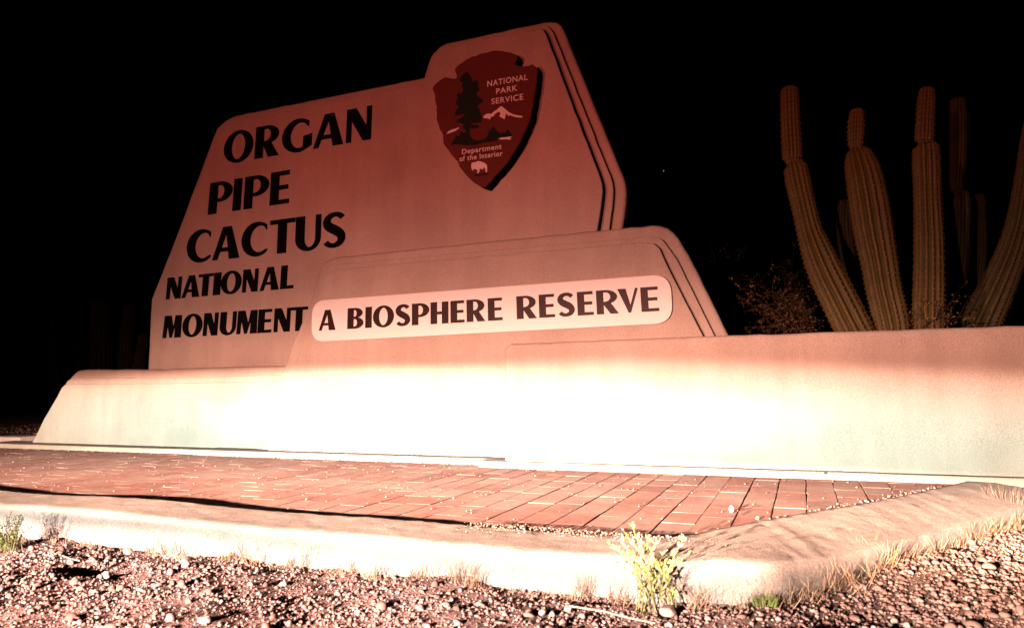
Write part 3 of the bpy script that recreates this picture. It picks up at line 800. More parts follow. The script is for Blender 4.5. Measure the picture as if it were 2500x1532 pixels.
def stones(base, pos, size, flat=(0.55, 1.0)):
    V0, F0 = base; n = len(pos); m = len(V0)
    sc = np.stack([rng.uniform(0.8, 1.35, n), rng.uniform(0.65, 1.0, n), rng.uniform(*flat, n)], 1)
    # angular lumps: push along a few random directions
    V = np.repeat(V0[None], n, 0)
    for k in range(4):
        d = rng.normal(size=(n, 3)); d /= np.linalg.norm(d, axis=1)[:, None]
        lim = rng.uniform(0.45, 0.95, n)
        pr = np.einsum('nmk,nk->nm', V, d); ex = np.clip(pr - lim[:, None], 0, None)
        V = V - ex[:, :, None] * d[:, None, :] * 0.9
    V = V * (1 + rng.normal(0, 0.035, (n, m, 1)))
    V = V * sc[:, None, :]
    a = rng.uniform(0, 2 * np.pi, n); tilt = rng.normal(0, 0.35, n)
    Rz = np.zeros((n, 3, 3)); Rz[:, 0, 0] = np.cos(a); Rz[:, 0, 1] = -np.sin(a); Rz[:, 1, 0] = np.sin(a); Rz[:, 1, 1] = np.cos(a); Rz[:, 2, 2] = 1
    Rx = np.zeros((n, 3, 3)); Rx[:, 0, 0] = 1; Rx[:, 1, 1] = np.cos(tilt); Rx[:, 1, 2] = -np.sin(tilt); Rx[:, 2, 1] = np.sin(tilt); Rx[:, 2, 2] = np.cos(tilt)
    V = np.einsum('nij,njk,nmk->nmi', Rz, Rx, V) * size[:, None, None] + pos[:, None, :]
    F = F0[None] + (np.arange(n) * m)[:, None, None]
    t = TINTS[rng.choice(len(TINTS), n, p=[.2, .18, .13, .14, .06, .14, .08, .07])] * np.array([0.88, 0.74, 0.72]) * rng.uniform(0.72, 1.18, (n, 1))
    C = np.concatenate([np.repeat(t[:, None], m, 1), np.ones((n, m, 1))], 2)
    return V.reshape(-1, 3), F.reshape(-1, 3), C.reshape(-1, 4)
def outside(x, y):
    """gravel side of the kerb"""
    return (y < 1.83) | ((x + 0.11) * 0.862 - (y - 1.87) * 0.520 > 0.0)
def visible(x, y, z=-0.09, mx=1.05, my=0.66):
    d = np.stack([x - EYE[0], y - EYE[1], np.full_like(x, z) - EYE[2]], 1) @ CAM
    return (d[:, 2] > 0.2) & (np.abs(d[:, 0] / d[:, 2]) < mx) & (d[:, 1] / d[:, 2] > -my)
def scatter(n, xr, yr, keep):
    x = rng.uniform(*xr, n); y = rng.uniform(*yr, n)
    k = keep(x, y); return x[k], y[k]
parts = []
def add_field(n, xr, yr, smin, smax, pw, base, keep, sink=0.25, flat=(0.55, 1.0)):
    x, y = scatter(n, xr, yr, keep)
    s = smin + (smax - smin) * rng.uniform(0, 1, len(x)) ** pw
    pos = np.stack([x, y, hfun(x, y) + s * (0.5 - sink)], 1)
    parts.append(stones(base, pos, s, flat))
near = lambda x, y: outside(x, y) & visible(x, y)
clump = lambda x, y: near(x, y) & (rng.uniform(0, 1, len(x)) < 0.35 + 0.65 * (np.sin(x * 7.3 + 2 * np.sin(y * 6)) * np.sin(y * 9.1 + x * 3) > -0.15))
add_field(110000, (-4.0, 2.4), (0.7, 4.0), 0.0016, 0.0042, 1.6, I1, near)
add_field(84000, (-4.0, 2.4), (0.7, 4.0), 0.0032, 0.0078, 1.7, I1, clump)
add_field(3700, (-4.0, 2.4), (0.7, 4.0), 0.008, 0.014, 2.4, I2, clump)
add_field(420, (-4.0, 2.4), (0.7, 4.0), 0.012, 0.019, 2.0, I2, near)
add_field(9000, (0.1, 2.4), (1.6, 3.8), 0.004, 0.010, 2.0, I2, near)
def build_parts(name, label=None):
    vs_, fs_, cs_ = [], [], []; o_ = 0
    for V, F, C in parts: vs_.append(V); fs_.append(F + o_); cs_.append(C); o_ += len(V)
    me = mesh_np(name, np.concatenate(vs_), np.concatenate(fs_), 3, True); color_attr(me, np.concatenate(cs_))
    o = link(name, me, M['stone']); tag(o, label, 'gravel' if label else None, kind='stuff'); parts.clear(); return o
gravel = build_parts('gravel', 'loose reddish tan gravel on the ground in front of the kerb')
# sparse gravel behind, left of the monument
add_field(2600, (-12, -6.4), (4.5, 9), 0.006, 0.022, 2.2, I1, lambda x, y: x < 99)
build_parts('gravel', 'dim gravel on the dark ground beyond the left end of the base wall')
# grit on bricks, kerb and footings
def kerb_top(x, y): return np.full_like(x, 0.018)
x, y = scatter(1500, (-6.6, 0.6), (2.13, 3.66), lambda x, y: (kerb_side(x, y) < -0.06))
s = 0.0012 + 0.0035 * rng.uniform(0, 1, len(x)) ** 4
parts.append(stones(I1, np.stack([x, y, s * 0.45], 1), s))
x = rng.uniform(-0.9, 0.0, 420); y = 2.11 + np.abs(rng.normal(0, 0.045, 420)); k = kerb_side(x, y) < -0.02; x, y = x[k], y[k]
s = 0.0016 + 0.004 * rng.uniform(0, 1, len(x)) ** 2.5; parts.append(stones(I1, np.stack([x, y, s * 0.5], 1), s))
x = rng.uniform(-4.5, -0.9, 500); y = 2.11 + np.abs(rng.normal(0, 0.02, 500)); s = 0.0013 + 0.003 * rng.uniform(0, 1, 500) ** 3
parts.append(stones(I1, np.stack([x, y, s * 0.5], 1), s))
x = rng.uniform(-1.0, -0.2, 700); y = 2.09 - np.abs(rng.normal(0, 0.05, 700)); s = 0.0012 + 0.0028 * rng.uniform(0, 1, 700) ** 2
parts.append(stones(I1, np.stack([x, y, 0.020 + s * 0.3], 1), s))
sl = rng.uniform(0, 1.6, 500); of = -np.abs(rng.normal(0, 0.03, 500)) - 0.005; s = 0.0014 + 0.0045 * rng.uniform(0, 1, 500) ** 3
parts.append(stones(I1, np.stack([-0.28 + sl * 0.527 + of * 0.85, 2.20 + sl * 0.85 - of * 0.527, s * 0.5], 1), s))
x = rng.uniform(-6.2, -1.75, 120); s = 0.003 + 0.004 * rng.uniform(0, 1, 120) ** 3
parts.append(stones(I1, np.stack([x, 3.79 - np.abs(rng.normal(0, 0.02, 120)), s * 0.4], 1), s))
build_parts('grit', 'pale grit and small pebbles strewn over the brick paving')

def rock(px, py, z, size, tint, label, flat=(0.6, 0.8), seed=0, stretch=(1, 1, 1), group=None):
    p = gnd(px, py, z)
    st = rng.bit_generator.state
    V, F, C = stones(I3, np.array([[0, 0, 0.0]]), np.array([1.0]), flat)
    V = V * np.array(stretch) * size; zmin = V[:, 2].min(); V[:, 2] -= zmin + size * 0.12
    C[:, :3] = tint
    me = mesh_np('stone', V, F, 3, True); color_attr(me, C)
    o = link('stone', me, M['stone']); o.location = p
    tag(o, label, 'stone', group or 'loose stones lying in front of the sign'); return o
rock(1786, 1250, 0.0, 0.0115, (0.74, 0.66, 0.56), 'pale upright pebble with a long shadow, the largest lying on the bricks', stretch=(.85, .8, 1.5))
rock(1849, 1267, 0.0, 0.007, (0.66, 0.57, 0.48), 'small pale pebble on the bricks, lower right of the larger pebble', stretch=(.9, .8, 1.2))
rock(1940, 1268, 0.0, 0.006, (0.72, 0.66, 0.58), 'tiny white pebble on the bricks close to the slanting right kerb')
rock(1953, 1275, 0.0, 0.008, (0.50, 0.36, 0.28), 'brownish pebble on bricks against the right kerb edge')
rock(1707, 1316, 0.0, 0.0075, (0.72, 0.62, 0.52), 'cream pebble in the shadowed inside corner of the kerb')
rock(1340, 1432, -0.092, 0.034, (0.24, 0.14, 0.11), 'large dark brown stone leaning on the kerb face near the middle', stretch=(1.2, .8, 1.0))
rock(1142, 1420, -0.088, 0.026, (0.52, 0.36, 0.27), 'tan stone with grass behind it against the kerb foot', stretch=(1.3, .8, .75))
rock(1390, 1492, -0.092, 0.0125, (0.56, 0.43, 0.34), 'rounded tan cobble in the gravel near the bottom centre')
rock(1325, 1500, -0.092, 0.010, (0.58, 0.46, 0.38), 'light round stone at the bottom edge left of the tan cobble')
rock(1212, 1519, -0.092, 0.013, (0.42, 0.25, 0.19), 'flat reddish stone with dark hollow behind it at bottom centre', flat=(0.4, .5), stretch=(1.7, .7, .5))
rock(260, 1410, -0.092, 0.014, (0.60, 0.50, 0.40), 'pale round stone beside the dark hollow in the left gravel')
rock(455, 1388, -0.09, 0.016, (0.60, 0.42, 0.32), 'upright pinkish stone left of centre below the kerb', stretch=(.9, .8, 1.3))
rock(312, 1352, -0.085, 0.016, (0.56, 0.42, 0.33), 'tall pale stone at the kerb foot on the left', stretch=(.9, .8, 1.3))
rock(500, 1525, -0.092, 0.017, (0.54, 0.42, 0.33), 'round stone with a notch at the bottom edge left of centre')
rock(1632, 1500, -0.09, 0.021, (0.56, 0.38, 0.30), 'pinkish stone in the gravel below the leafy weed')
rock(1755, 1480, -0.09, 0.024, (0.44, 0.28, 0.22), 'flat red brown stone at the foot of the kerb corner', flat=(0.4, .5), stretch=(1.4, .9, .6))
rock(2000, 1158, 0.036, 0.010, (0.66, 0.56, 0.46), 'small round stone resting on the footing of the long right wall')
rock(1978, 1157, 0.036, 0.0065, (0.62, 0.5, 0.4), 'tiny stone on the footing left of the round stone')
for k, (px, py) in enumerate([(1067, 1108), (1083, 1108), (1093, 1107)]):
    rock(px, py, 0.036, (.009, .012, .008)[k], (0.20, 0.10, 0.08), ('leftmost of three dark pebbles on the footing below the lower block', 'middle and largest of three dark pebbles on the footing',
         'rightmost of three dark pebbles on the footing near the wall step')[k])

# ------------------------------------------------------------------ plants
class Tris:
    def __init__(s): s.V, s.F, s.C = [], [], []
    def tri(s, a, b, c, col):
        n = len(s.V); s.V += [a, b, c]; s.F.append((n, n + 1, n + 2)); s.C += [(*col, 1)] * 3
    def blade(s, base, tip, w, col, bend=0.0):
        base, tip = Vector(base), Vector(tip); d = tip - base
        side = d.cross(Vector((rnd.gauss(0, 1), rnd.gauss(0, 1), rnd.gauss(0, .3)))); side = side.normalized() * w if side.length > 1e-9 else Vector((w, 0, 0))
        mid = base + d * 0.55 + Vector((rnd.gauss(0, 1), rnd.gauss(0, 1), 0)) * bend
        s.tri(base - side, base + side, mid + side * .8, col); s.tri(base - side, mid + side * .8, mid - side * .8, col)
        s.tri(mid - side * .8, mid + side * .8, tip, col)
    def leaf(s, p, d, n, L, w, col):
        p, d, n = Vector(p), Vector(d).normalized(), Vector(n)
        sd = d.cross(n); sd = sd.normalized() if sd.length > 1e-6 else Vector((1, 0, 0)); up = sd.cross(d)
        q1 = p + d * L * .35 + sd * w; q2 = p + d * L * .35 - sd * w; q3 = p + d * L * .72 + sd * w * .8 + up * w * .2; q4 = p + d * L * .72 - sd * w * .8 + up * w * .2
        m = p + d * L * .4 - up * w * .25; t = p + d * L + up * w * .3
        s.tri(p, q1, m, col); s.tri(p, m, q2, col); s.tri(m, q1, q3, col); s.tri(m, q4, q2, col); s.tri(m, q3, t, col); s.tri(m, t, q4, col)
    def tube(s, pts, r0, r1, col, k=5):
        rings = []
        n = len(pts)
        for i, p in enumerate(pts):
            p = Vector(p); d = (Vector(pts[min(n - 1, i + 1)]) - Vector(pts[max(0, i - 1)])).normalized()
            a = d.orthogonal().normalized(); b = d.cross(a); r = r0 + (r1 - r0) * i / (n - 1)
            rings.append([p + (a * math.cos(2 * math.pi * j / k) + b * math.sin(2 * math.pi * j / k)) * r for j in range(k)])
        for A, B in zip(rings[:-1], rings[1:]):
            for j in range(k):
                q = (j + 1) % k; s.tri(A[j], A[q], B[q], col); s.tri(A[j], B[q], B[j], col)
    def obj(s, name, mat, parent=None, smooth=False):
        V = np.array([v[:] for v in s.V]); me = mesh_np(name, V, np.array(s.F), 3, smooth)
        color_attr(me, np.array(s.C)[:len(me.vertices)])
        o = link(name, me, mat)
        if parent is not None: put(o, parent)
        return o
def vary(c, a=0.2):
    k = rnd.uniform(1 - a, 1 + a); return tuple(x * k for x in c)

# leafy weed growing at the kerb corner
weed = empty('leafy_weed', (-0.35, 1.74, -0.09)); tag(weed, 'yellow green leafy weed growing up the kerb face near the corner', 'weed')
ts, tl_ = Tris(), Tris()
root = Vector((-0.352, 1.755, -0.10))
targets = [(1545, 1283), (1530, 1300), (1520, 1315), (1490, 1322), (1500, 1335), (1560, 1312), (1582, 1318), (1600, 1320), (1510, 1370), (1545, 1345), (1575, 1345), (1615, 1348), (1640, 1350), (1668, 1312), (1650, 1365), (1600, 1370),
           (1560, 1365), (1530, 1350), (1625, 1372), (1680, 1348), (1590, 1350)]
KW = Wall(1.765, 0.0)
for (px, py) in targets:
    yy = 1.765 + rnd.uniform(-0.035, 0.05); q = Wall(yy).pt(px, py + 4); tip = Vector((q[0], yy, q[1]))
    r0 = root + Vector((rnd.uniform(-.05, .05), rnd.uniform(-.01, .01), 0))
    pts = []
    for i in range(9):
        t = i / 8; p = r0.lerp(tip, t); p.z += 0.012 * math.sin(t * 3.14); p.x += 0.018 * math.sin(t * 3.14) * (1 if tip.x < r0.x else -1); pts.append(p)
    ts.tube(pts, 0.0016, 0.0007, vary((0.26, 0.22, 0.09)), 4)
    for i in range(2, 9):
        for s_ in range(4 if i > 5 else 2):
            d = (pts[min(8, i)] - pts[i - 1]).normalized(); a = rnd.uniform(0, 6.28)
            o_ = Vector((math.cos(a), math.sin(a) * .8, 0.2)); dd = d * rnd.uniform(.5, 1.1) + o_ * rnd.uniform(.5, .9)
            tl_.leaf(pts[i] + d * rnd.uniform(-.006, .004), dd, Vector((rnd.gauss(0, .6), -1, rnd.gauss(0, .6))), rnd.uniform(.009, .019), rnd.uniform(.0018, .0034), vary(rnd.choice([(0.48, 0.46, 0.15), (0.42, 0.44, 0.13), (0.52, 0.44, 0.20), (0.28, 0.26, 0.08)])))
ts.obj('stem', M['straw'], weed); tl_.obj('foliage', M['leaf'], weed)

def tuft(name, px, py, z, rad, h, nb, cols, label, cat, wd=0.0012, spread=1.0):
    c = gnd(px, py, z); T_ = Tris()
    for i in range(nb):
        a = rnd.uniform(0, 6.28); r = rad * math.sqrt(rnd.random()); b = c + Vector((r * math.cos(a), r * math.sin(a), 0))
        hh = h * rnd.uniform(.4, 1.0); tip = b + Vector((math.cos(a) * hh * .6 * spread * rnd.random(), math.sin(a) * hh * .4 * spread * rnd.random(), hh))
        T_.blade(b, tip, wd, vary(rnd.choice(cols)), hh * .08)
    o = T_.obj(name, M['leaf']); tag(o, label, cat, 'grass tufts along the kerb'); return o
G_ = [(0.20, 0.27, 0.06), (0.14, 0.20, 0.04), (0.30, 0.32, 0.10)]; S_ = [(0.44, 0.24, 0.14), (0.34, 0.18, 0.11), (0.52, 0.32, 0.20)]
# bushy weed at the left edge
bw = empty('bushy_weed', (-2.6, 1.72, -0.095)); tag(bw, 'bushy green weed with dry stalks against the kerb at the left edge', 'weed')
tb, tk = Tris(), Tris(); cb = gnd(18, 1345, -0.095)
for i in range(90):
    a = rnd.uniform(0, 6.28); up = rnd.uniform(.25, 1)
    b = cb + Vector((rnd.gauss(0, .02), rnd.gauss(0, .015) + 0.0, 0)); tip = b + Vector((math.cos(a) * .075 * rnd.uniform(.3, 1), math.sin(a) * .045 * rnd.uniform(.2, 1) - .01, .135 * up))
    dry = rnd.random() < .3
    tk.tube([b, b.lerp(tip, .5) + Vector((rnd.gauss(0, .006), rnd.gauss(0, .006), 0)), tip], .0011, .0005, vary((0.46, 0.30, 0.20) if dry else (0.26, 0.24, 0.09)), 4)
    if not dry:
        for k in range(11):
            p = b.lerp(tip, rnd.uniform(.35, 1)); d = Vector((rnd.gauss(0, 1), rnd.gauss(0, 1), rnd.uniform(0, 1.2)))
            tb.leaf(p, d, Vector((rnd.gauss(0, 1), rnd.gauss(0, 1), .5)), rnd.uniform(.006, .015), rnd.uniform(.0012, .002), vary(rnd.choice(G_)))
tk.obj('stalks', M['straw'], bw); tb.obj('foliage', M['leaf'], bw)
tuft('grass_tuft', 1868, 1492, -0.092, .022, .05, 150, G_, 'small green grass tuft in the gravel below the kerb corner', 'grass tuft')
tuft('grass_tuft', 2342, 1292, -0.09, .022, .07, 90, G_ + [(0.4, 0.4, 0.14)], 'bright green grass tuft beside the right kerb', 'grass tuft')
tuft('grass_tuft', 555, 1368, -0.09, .02, .035, 70, G_ + S_, 'short green and straw tuft at the kerb foot left of centre', 'grass tuft')
tuft('grass_tuft', 2470, 1262, -0.085, .05, .15, 130, [(0.30, 0.17, 0.12), (0.42, 0.26, 0.18)], 'tall reddish dry grass clump at the right edge beside the kerb', 'grass tuft')
tuft('grass_tuft', 2140, 1385, -0.09, .05, .10, 130, G_[:1] + [(0.34, 0.22, 0.15), (0.42, 0.28, 0.2)], 'ragged olive brown grass clump at the outer foot of the right kerb', 'grass tuft')
# dry grass along the kerb foot: nobody could count it
tg = Tris()
def clump_at(x, y, z, n, h, spread):
    for i in range(n):
        b = Vector((x + rnd.gauss(0, .012), y + rnd.gauss(0, .006), z)); hh = h * rnd.uniform(.3, 1)
        tg.blade(b, b + Vector((rnd.gauss(0, spread) * hh, rnd.gauss(0, spread * .4) * hh, hh)), rnd.uniform(.0006, .0012), vary(rnd.choice(S_), .25), hh * .06)
for px in (110, 150, 175, 200, 235, 390, 402, 425, 440, 455, 560, 590, 630, 700, 740, 815, 850, 905, 925, 1000, 1020, 1055, 1090, 1105, 1130, 1150, 1165, 1400, 1420, 1500, 1515, 1480, 1690, 1700, 1740, 1790):
    d = ray(px, 1300); t = 1.79 / d[1]
    clump_at(EYE[0] + t * d[0], rnd.uniform(1.77, 1.81), -0.09, rnd.randint(11, 28), rnd.uniform(.040, .095), rnd.uniform(.25, .5))
for i in range(160): clump_at(rnd.uniform(-3.4, -0.1), rnd.uniform(1.76, 1.815), -0.092, 5, rnd.uniform(.012, .03), .8)
for i in range(150):
    s_ = rnd.uniform(-.02, 1.9) ; oo = abs(rnd.gauss(0, .03)) + .012
    clump_at(-0.117 + s_ * .520 + oo * .862, 1.87 + s_ * .862 - oo * .52, -0.088, rnd.randint(4, 12), rnd.uniform(.02, .085), .45)
dg = tg.obj('dry_grass', M['straw']); tag(dg, 'thin dry grass and straw growing along the foot of the kerb', 'dry grass', kind='stuff')
# straws lying on the gravel
for (a, b, lab) in (((110, 1347), (195, 1368), 'long pale straw stick lying on the gravel at the left'), ((1390, 1478), (1600, 1520), 'thin dead stalk lying on the gravel below the leafy weed')):
    T_ = Tris(); p, q = gnd(*a, -0.078), gnd(*b, -0.078); T_.tube([p, p.lerp(q, .4) + Vector((0, .003, .003)), p.lerp(q, .7), q], .0022, .0014, (0.62, 0.44, 0.32), 6)
    o = T_.obj('stick', M['straw'], None, True); tag(o, lab, 'stick')

# ------------------------------------------------------------------ cacti
def cactus_mat():
    m, nt, b = nmat('cactus_skin'); P = geo(nt)
    a = nt.nodes.new('ShaderNodeAttribute'); a.attribute_name = 'tint'
    v = ramp(nt, noise(nt, 14, 5, 0.6, P), [(0.3, (0.75, 0.75, 0.7)), (0.7, (1.15, 1.1, 1.0))])
    nt.links.new(mixc(nt, 0.8, a.outputs[0], v, 'MULTIPLY'), b.inputs['Base Color'])
    b.inputs['Roughness'].default_value = 0.6; b.inputs['Specular IOR Level'].default_value = 0.3
    bump(nt, b, noise(nt, 90, 4, 0.6, P), 0.3, 0.003)
    return m
M['cactus'] = cactus_mat(); M['spine'] = tinted('spine_tan', 0.7, 0.2, 200, 0)
def smooth_path(pts, n):
    """Catmull-Rom through pts (x, y, z, radius)"""
    P = [np.array(pts[0]) * 2 - np.array(pts[1])] + [np.array(p) for p in pts] + [np.array(pts[-1]) * 2 - np.array(pts[-2])]
    out = []
    m = len(pts) - 1
    for i in range(n + 1):
        u = i / n * m; k = min(m - 1, int(u)); t = u - k
        a, b, c, d = P[k], P[k + 1], P[k + 2], P[k + 3]
        out.append(0.5 * (2 * b + (c - a) * t + (2 * a - 5 * b + 4 * c - d) * t * t + (3 * b - a - 3 * c + d) * t ** 3))
    return out
def stem(name, ypl, px, parent, ribs=15, pinch=(), tint=(0.085, 0.070, 0.013), label=None, n=150):
    """px: (x, y, width) down the stem in photo pixels measured at plane y = ypl; pinch: growth joints (photo y)"""
    pts = []
    for (x, y, w) in px:
        a = Wall(ypl).pt(x, y); l = Wall(ypl).pt(x - w / 2, y); r = Wall(ypl).pt(x + w / 2, y)
        pts.append((a[0], a[1], abs(r[0] - l[0]) / 2, y))
    path = smooth_path(pts, n); V, C, F = [], [], []; K = ribs * 6
    tw = rnd.uniform(0, 6); sp = Tris()
    for i, (x, z, r, py) in enumerate(path):
        i0, i1 = max(0, i - 1), min(n, i + 1); d = np.array([path[i0][0] - path[i1][0], path[i0][1] - path[i1][1]]); d /= np.linalg.norm(d)
        T_ = np.array([d[0], 0, d[1]]); S = np.array([d[1], 0, -d[0]]); B = np.array([0, 1, 0])
        g = 1.0
        for q_ in pinch: g *= 1 - 0.34 * math.exp(-((py - q_) / 5.0) ** 2)
        cap = min(1.0, i / 7.0); g *= math.sqrt(max(0.0, 1 - (1 - cap) ** 2)) if i < 7 else 1.0
        for k in range(K):
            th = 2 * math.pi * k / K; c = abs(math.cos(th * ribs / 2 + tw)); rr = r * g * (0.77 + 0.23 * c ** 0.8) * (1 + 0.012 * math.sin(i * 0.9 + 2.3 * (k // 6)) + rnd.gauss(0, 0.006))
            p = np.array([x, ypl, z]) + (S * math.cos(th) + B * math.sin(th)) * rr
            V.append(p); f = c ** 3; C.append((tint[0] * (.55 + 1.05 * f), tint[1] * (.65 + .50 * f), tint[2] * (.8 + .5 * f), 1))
    for i in range(n):
        for k in range(K):
            q_ = (k + 1) % K; F.append((i * K + k, i * K + q_, (i + 1) * K + q_, (i + 1) * K + k))
    V.append(np.array([path[0][0], ypl, path[0][1] + 0.002])); C.append((*tint, 1)); 
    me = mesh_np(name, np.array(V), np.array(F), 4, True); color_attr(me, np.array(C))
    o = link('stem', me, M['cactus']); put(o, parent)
    if label: o['label'] = label
    # areoles with short spines, every 2.2 cm along each rib
    total = 0.0; last = -1
    for i in range(3, n):
        total += math.hypot(path[i][0] - path[i - 1][0], path[i][1] - path[i - 1][1])
        if total < 0.021: continue
        total = 0.0
        x, z, r, py = path[i]; d = np.array([path[i - 1][0] - path[i + 1 if i < n else i][0], path[i - 1][1] - path[i + 1 if i < n else i][1]]); d /= np.linalg.norm(d) + 1e-9
        S = np.array([d[1], 0, -d[0]]); B = np.array([0, 1, 0]); T_ = np.array([d[0], 0, d[1]])
        g = 1.0
        for q_ in pinch: g *= 1 - 0.34 * math.exp(-((py - q_) / 5.0) ** 2)
        for k in range(ribs):
            th = (2 * math.pi * k - 2 * tw) / ribs 
            if math.sin(th) > 0.35: continue
            nn = S * math.cos(th) + B * math.sin(th); tt = -S * math.sin(th) + B * math.cos(th)
            p = np.array([x, ypl, z]) + nn * r * g * 0.995
            for a in range(5):
                ang = a * 1.57 + rnd.uniform(-.4, .4); dd = (tt * math.cos(ang) + T_ * math.sin(ang)) * rnd.uniform(.005, .011) + nn * .007
                w_ = (tt * math.sin(ang) - T_ * math.cos(ang)) * .0013
                sp.tri(Vector(p - w_), Vector(p + w_), Vector(p + dd), vary((tint[0] * 3.4, tint[1] * 3.0, tint[2] * 6.0), .3))
    so = sp.obj('spines', M['spine']); so.parent = o; so['kind'] = 'stuff'
    return o
def ZC(pts): return [(1740 + x / 2.288, 180 + y / 2.288, w / 2.288) for x, y, w in pts]
front_c = empty('organ_pipe_cactus', (0.45, 4.5, -0.09)); tag(front_c, 'green organ pipe cactus with tall ribbed stems just behind the right wall', 'cactus', 'organ pipe cacti behind the sign')
stem('stem_a', 4.45, ZC([(428, 72, 60), (428, 90, 88), (430, 150, 104), (436, 300, 110), (443, 440, 112), (447, 497, 100), (462, 530, 132), (480, 620, 142), (508, 740, 138), (542, 880, 148), (585, 1000, 182), (640, 1130, 205), (715, 1280, 215), (790, 1430, 220), (850, 1540, 210), (900, 1660, 190)]),
     front_c, 14, (397,), label='leftmost stem with a bulged shoulder')
stem('stem_b', 4.50, ZC([(805, 196, 40), (805, 212, 74), (800, 300, 94), (798, 400, 86), (800, 425, 110), (820, 480, 172), (850, 600, 212), (878, 760, 228), (900, 900, 226), (930, 1050, 212), (955, 1200, 205), (985, 1330, 206), (1005, 1430, 200), (1010, 1560, 190), (1012, 1680, 170)]),
     front_c, 15, (362,), label='thick second stem with a narrow new tip')
stem('stem_c', 4.55, ZC([(1197, 76, 50), (1196, 95, 84), (1190, 200, 104), (1182, 360, 108), (1182, 386, 104), (1190, 420, 150), (1194, 520, 160), (1198, 650, 156), (1203, 800, 162), (1208, 950, 172), (1208, 1150, 180), (1205, 1300, 184), (1204, 1420, 184), (1190, 1560, 180), (1150, 1680, 160)]),
     front_c, 14, (348.5,), label='straight third stem')
stem('stem_d', 5.3, ZC([(1790, 250, 60), (1788, 280, 100), (1772, 400, 120), (1748, 620, 140), (1722, 800, 158), (1690, 930, 172), (1645, 1060, 190), (1580, 1210, 212), (1520, 1340, 226), (1470, 1450, 220), (1400, 1600, 190)]),
     front_c, 14, (), label='curved stem leaning right at the picture edge', tint=(0.062, 0.058, 0.014))  # darker tint stands in for weaker light on this stem
stem('stem_e', 5.2, ZC([(742, 700, 40), (738, 730, 80), (735, 830, 90), (742, 930, 90), (760, 1050, 90), (800, 1300, 90), (830, 1500, 90)]), front_c, 12, (), label='short dim stem behind the second stem', n=70, tint=(0.035, 0.036, 0.010))  # dimness behind the front stems painted into the tint
rear_c = empty('organ_pipe_cactus', (1.3, 6.0, -0.09)); tag(rear_c, 'very dim organ pipe cactus stems in the dark behind the third stem', 'cactus', 'organ pipe cacti behind the sign')
stem('stem_f', 5.7, ZC([(1368, 138, 60), (1368, 160, 92), (1370, 300, 100), (1370, 450, 98), (1362, 600, 84), (1370, 662, 76), (1390, 700, 96), (1388, 900, 92), (1382, 1060, 92), (1365, 1250, 90), (1350, 1420, 90), (1340, 1600, 80)]), rear_c, 12, (469,), n=100, tint=(0.035, 0.036, 0.010))  # rear stems: lack of light put into a darker skin tint
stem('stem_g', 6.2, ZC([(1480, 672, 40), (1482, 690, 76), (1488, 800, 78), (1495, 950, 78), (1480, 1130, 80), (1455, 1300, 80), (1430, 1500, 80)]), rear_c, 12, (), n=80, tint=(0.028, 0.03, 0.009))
def ZL(pts): return [(x / 2.696, 560 + y / 2.696, w / 2.696) for x, y, w in pts]
left_c = empty('organ_pipe_cactus', (-12.0, 9.4, -0.09)); tag(left_c, 'barely visible organ pipe cactus stems in the dark left of the tall slab', 'cactus', 'organ pipe cacti behind the sign')
stem('stem_h', 9.6, ZL([(660, 470, 40), (658, 500, 78), (655, 650, 82), (655, 820, 86), (656, 1000, 84), (656, 1200, 80)]), left_c, 12, (), n=70, tint=(0.045, 0.04, 0.015))  # left stems: darker tint replaces the fall-off of the light
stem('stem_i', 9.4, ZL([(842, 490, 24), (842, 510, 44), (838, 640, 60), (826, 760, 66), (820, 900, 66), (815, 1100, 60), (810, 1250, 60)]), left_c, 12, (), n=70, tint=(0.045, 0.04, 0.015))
stem('stem_j', 9.2, ZL([(944, 680, 24), (942, 700, 42), (932, 780, 48), (915, 880, 54), (900, 1050, 56), (890, 1250, 56)]), left_c, 12, (), n=60, tint=(0.06, 0.045, 0.015))

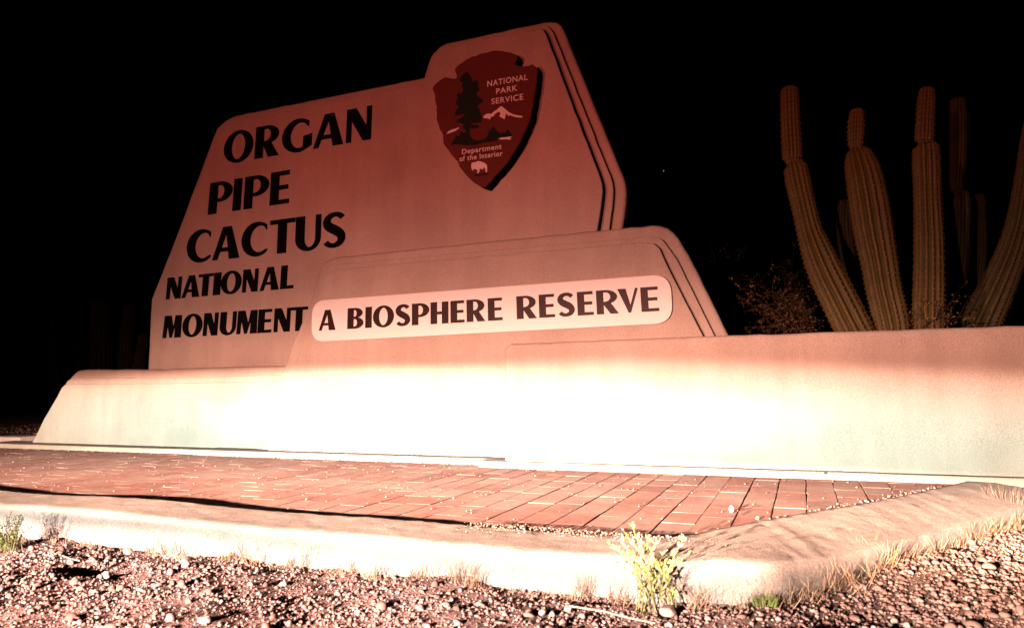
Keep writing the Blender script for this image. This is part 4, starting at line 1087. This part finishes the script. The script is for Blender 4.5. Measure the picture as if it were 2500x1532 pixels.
# ------------------------------------------------------------------ desert shrubs in the dark
def shrub(name, ypl, base_px, tips, label, leafn, leaf_c, cat='shrub', L=(.012, .026), depth=.25):
    e = empty(name, tuple(Wall(ypl).w(*Wall(ypl).pt(*base_px)))); tag(e, label, cat, 'desert shrubs behind the sign')
    e.location.z = -0.09
    tw, lf = Tris(), Tris()
    b2 = Wall(ypl).pt(*base_px); b = Vector((b2[0], ypl, b2[1]))
    for (x, y) in tips:
        yy = ypl + rnd.uniform(-depth, depth); q = Wall(yy).pt(x, y); tip = Vector((q[0], yy, q[1]))
        pts = [b]
        for i in range(1, 9):
            t = i / 8; p = b.lerp(tip, t) + Vector((rnd.gauss(0, .018), rnd.gauss(0, .02), rnd.gauss(0, .014) + .05 * math.sin(3.14 * t))); pts.append(p)
        tw.tube(pts, .006, .0018, vary((0.055, 0.03, 0.018)), 5)
        for i in range(3, 9):
            for k in range(rnd.randint(1, 3)):
                d = Vector((rnd.gauss(0, 1), rnd.gauss(0, .7), rnd.gauss(.35, .7))).normalized() * rnd.uniform(.05, .16); e2 = pts[i] + d
                tw.tube([pts[i], pts[i] + d * .5 + Vector((0, 0, .01)), e2], .0018, .0008, vary((0.055, 0.03, 0.018)), 3)
                for j in range(leafn):
                    p = pts[i].lerp(e2, rnd.uniform(.2, 1.05)) + Vector((rnd.gauss(0, .012), rnd.gauss(0, .012), rnd.gauss(0, .012)))
                    lf.leaf(p, (rnd.gauss(0, 1), rnd.gauss(0, 1), rnd.gauss(.4, 1)), (rnd.gauss(0, 1), rnd.gauss(-.5, 1), rnd.gauss(0, 1)), rnd.uniform(*L), rnd.uniform(.003, .006), vary(rnd.choice(leaf_c), .35))
    tw.obj('branches', M['straw'], e); lf.obj('foliage', M['leaf'], e); return e
shrub('desert_shrub', 4.75, (1990, 860), [(1802, 695), (1812, 740), (1835, 690), (1850, 735), (1880, 690), (1888, 720), (1900, 755), (1870, 770), (1850, 800), (1925, 780), (1940, 745), (1960, 785), (1915, 730)],
      'twiggy shrub with small leaves catching light between the sign block and the cactus', 11, [(0.055, 0.036, 0.010), (0.035, 0.028, 0.008), (0.13, 0.065, 0.025)], L=(.012, .028))
shrub('desert_shrub', 7.4, (1880, 900), [(1720 + rnd.uniform(0, 260), 560 + rnd.uniform(0, 230) + abs(k - 14) * 3) for k in range(34)],
      'large very dim bush in the darkness behind the twiggy shrub', 9, [(0.07, 0.07, 0.025), (0.05, 0.06, 0.02)], L=(.02, .045), depth=.5)
shrub('desert_shrub', 4.5, (2230, 860), [(2190, 790), (2205, 775), (2222, 792), (2250, 785), (2300, 792), (2318, 745), (2322, 770), (2330, 790)],
      'low sprig of small leaves at the foot of the cactus stems above the wall top', 4, [(0.20, 0.12, 0.06), (0.16, 0.14, 0.05)], L=(.008, .018), depth=.08)
shrub('desert_shrub', 9.0, (150, 1010), [(60 + rnd.uniform(0, 220), 640 + rnd.uniform(0, 260)) for k in range(22)],
      'barely visible bush in the darkness beyond the left base wall', 6, [(0.04, 0.05, 0.02)], L=(.02, .05), depth=.6)

# ------------------------------------------------------------------ the one star
sm, snt, sb = nmat('star_light'); sb.inputs['Base Color'].default_value = (0, 0, 0, 1)
sb.inputs['Emission Color'].default_value = (0.45, 0.75, 1.0, 1); sb.inputs['Emission Strength'].default_value = 0.9
d = ray(1620, 417); p = EYE + d * 1200
bm = bmesh.new(); bmesh.ops.create_icosphere(bm, subdivisions=2, radius=0.75); me = bpy.data.meshes.new('star'); bm.to_mesh(me); bm.free()
st = link('star', me, sm); st.location = p; tag(st, 'single faint bluish star in the black sky right of the sign', 'star')
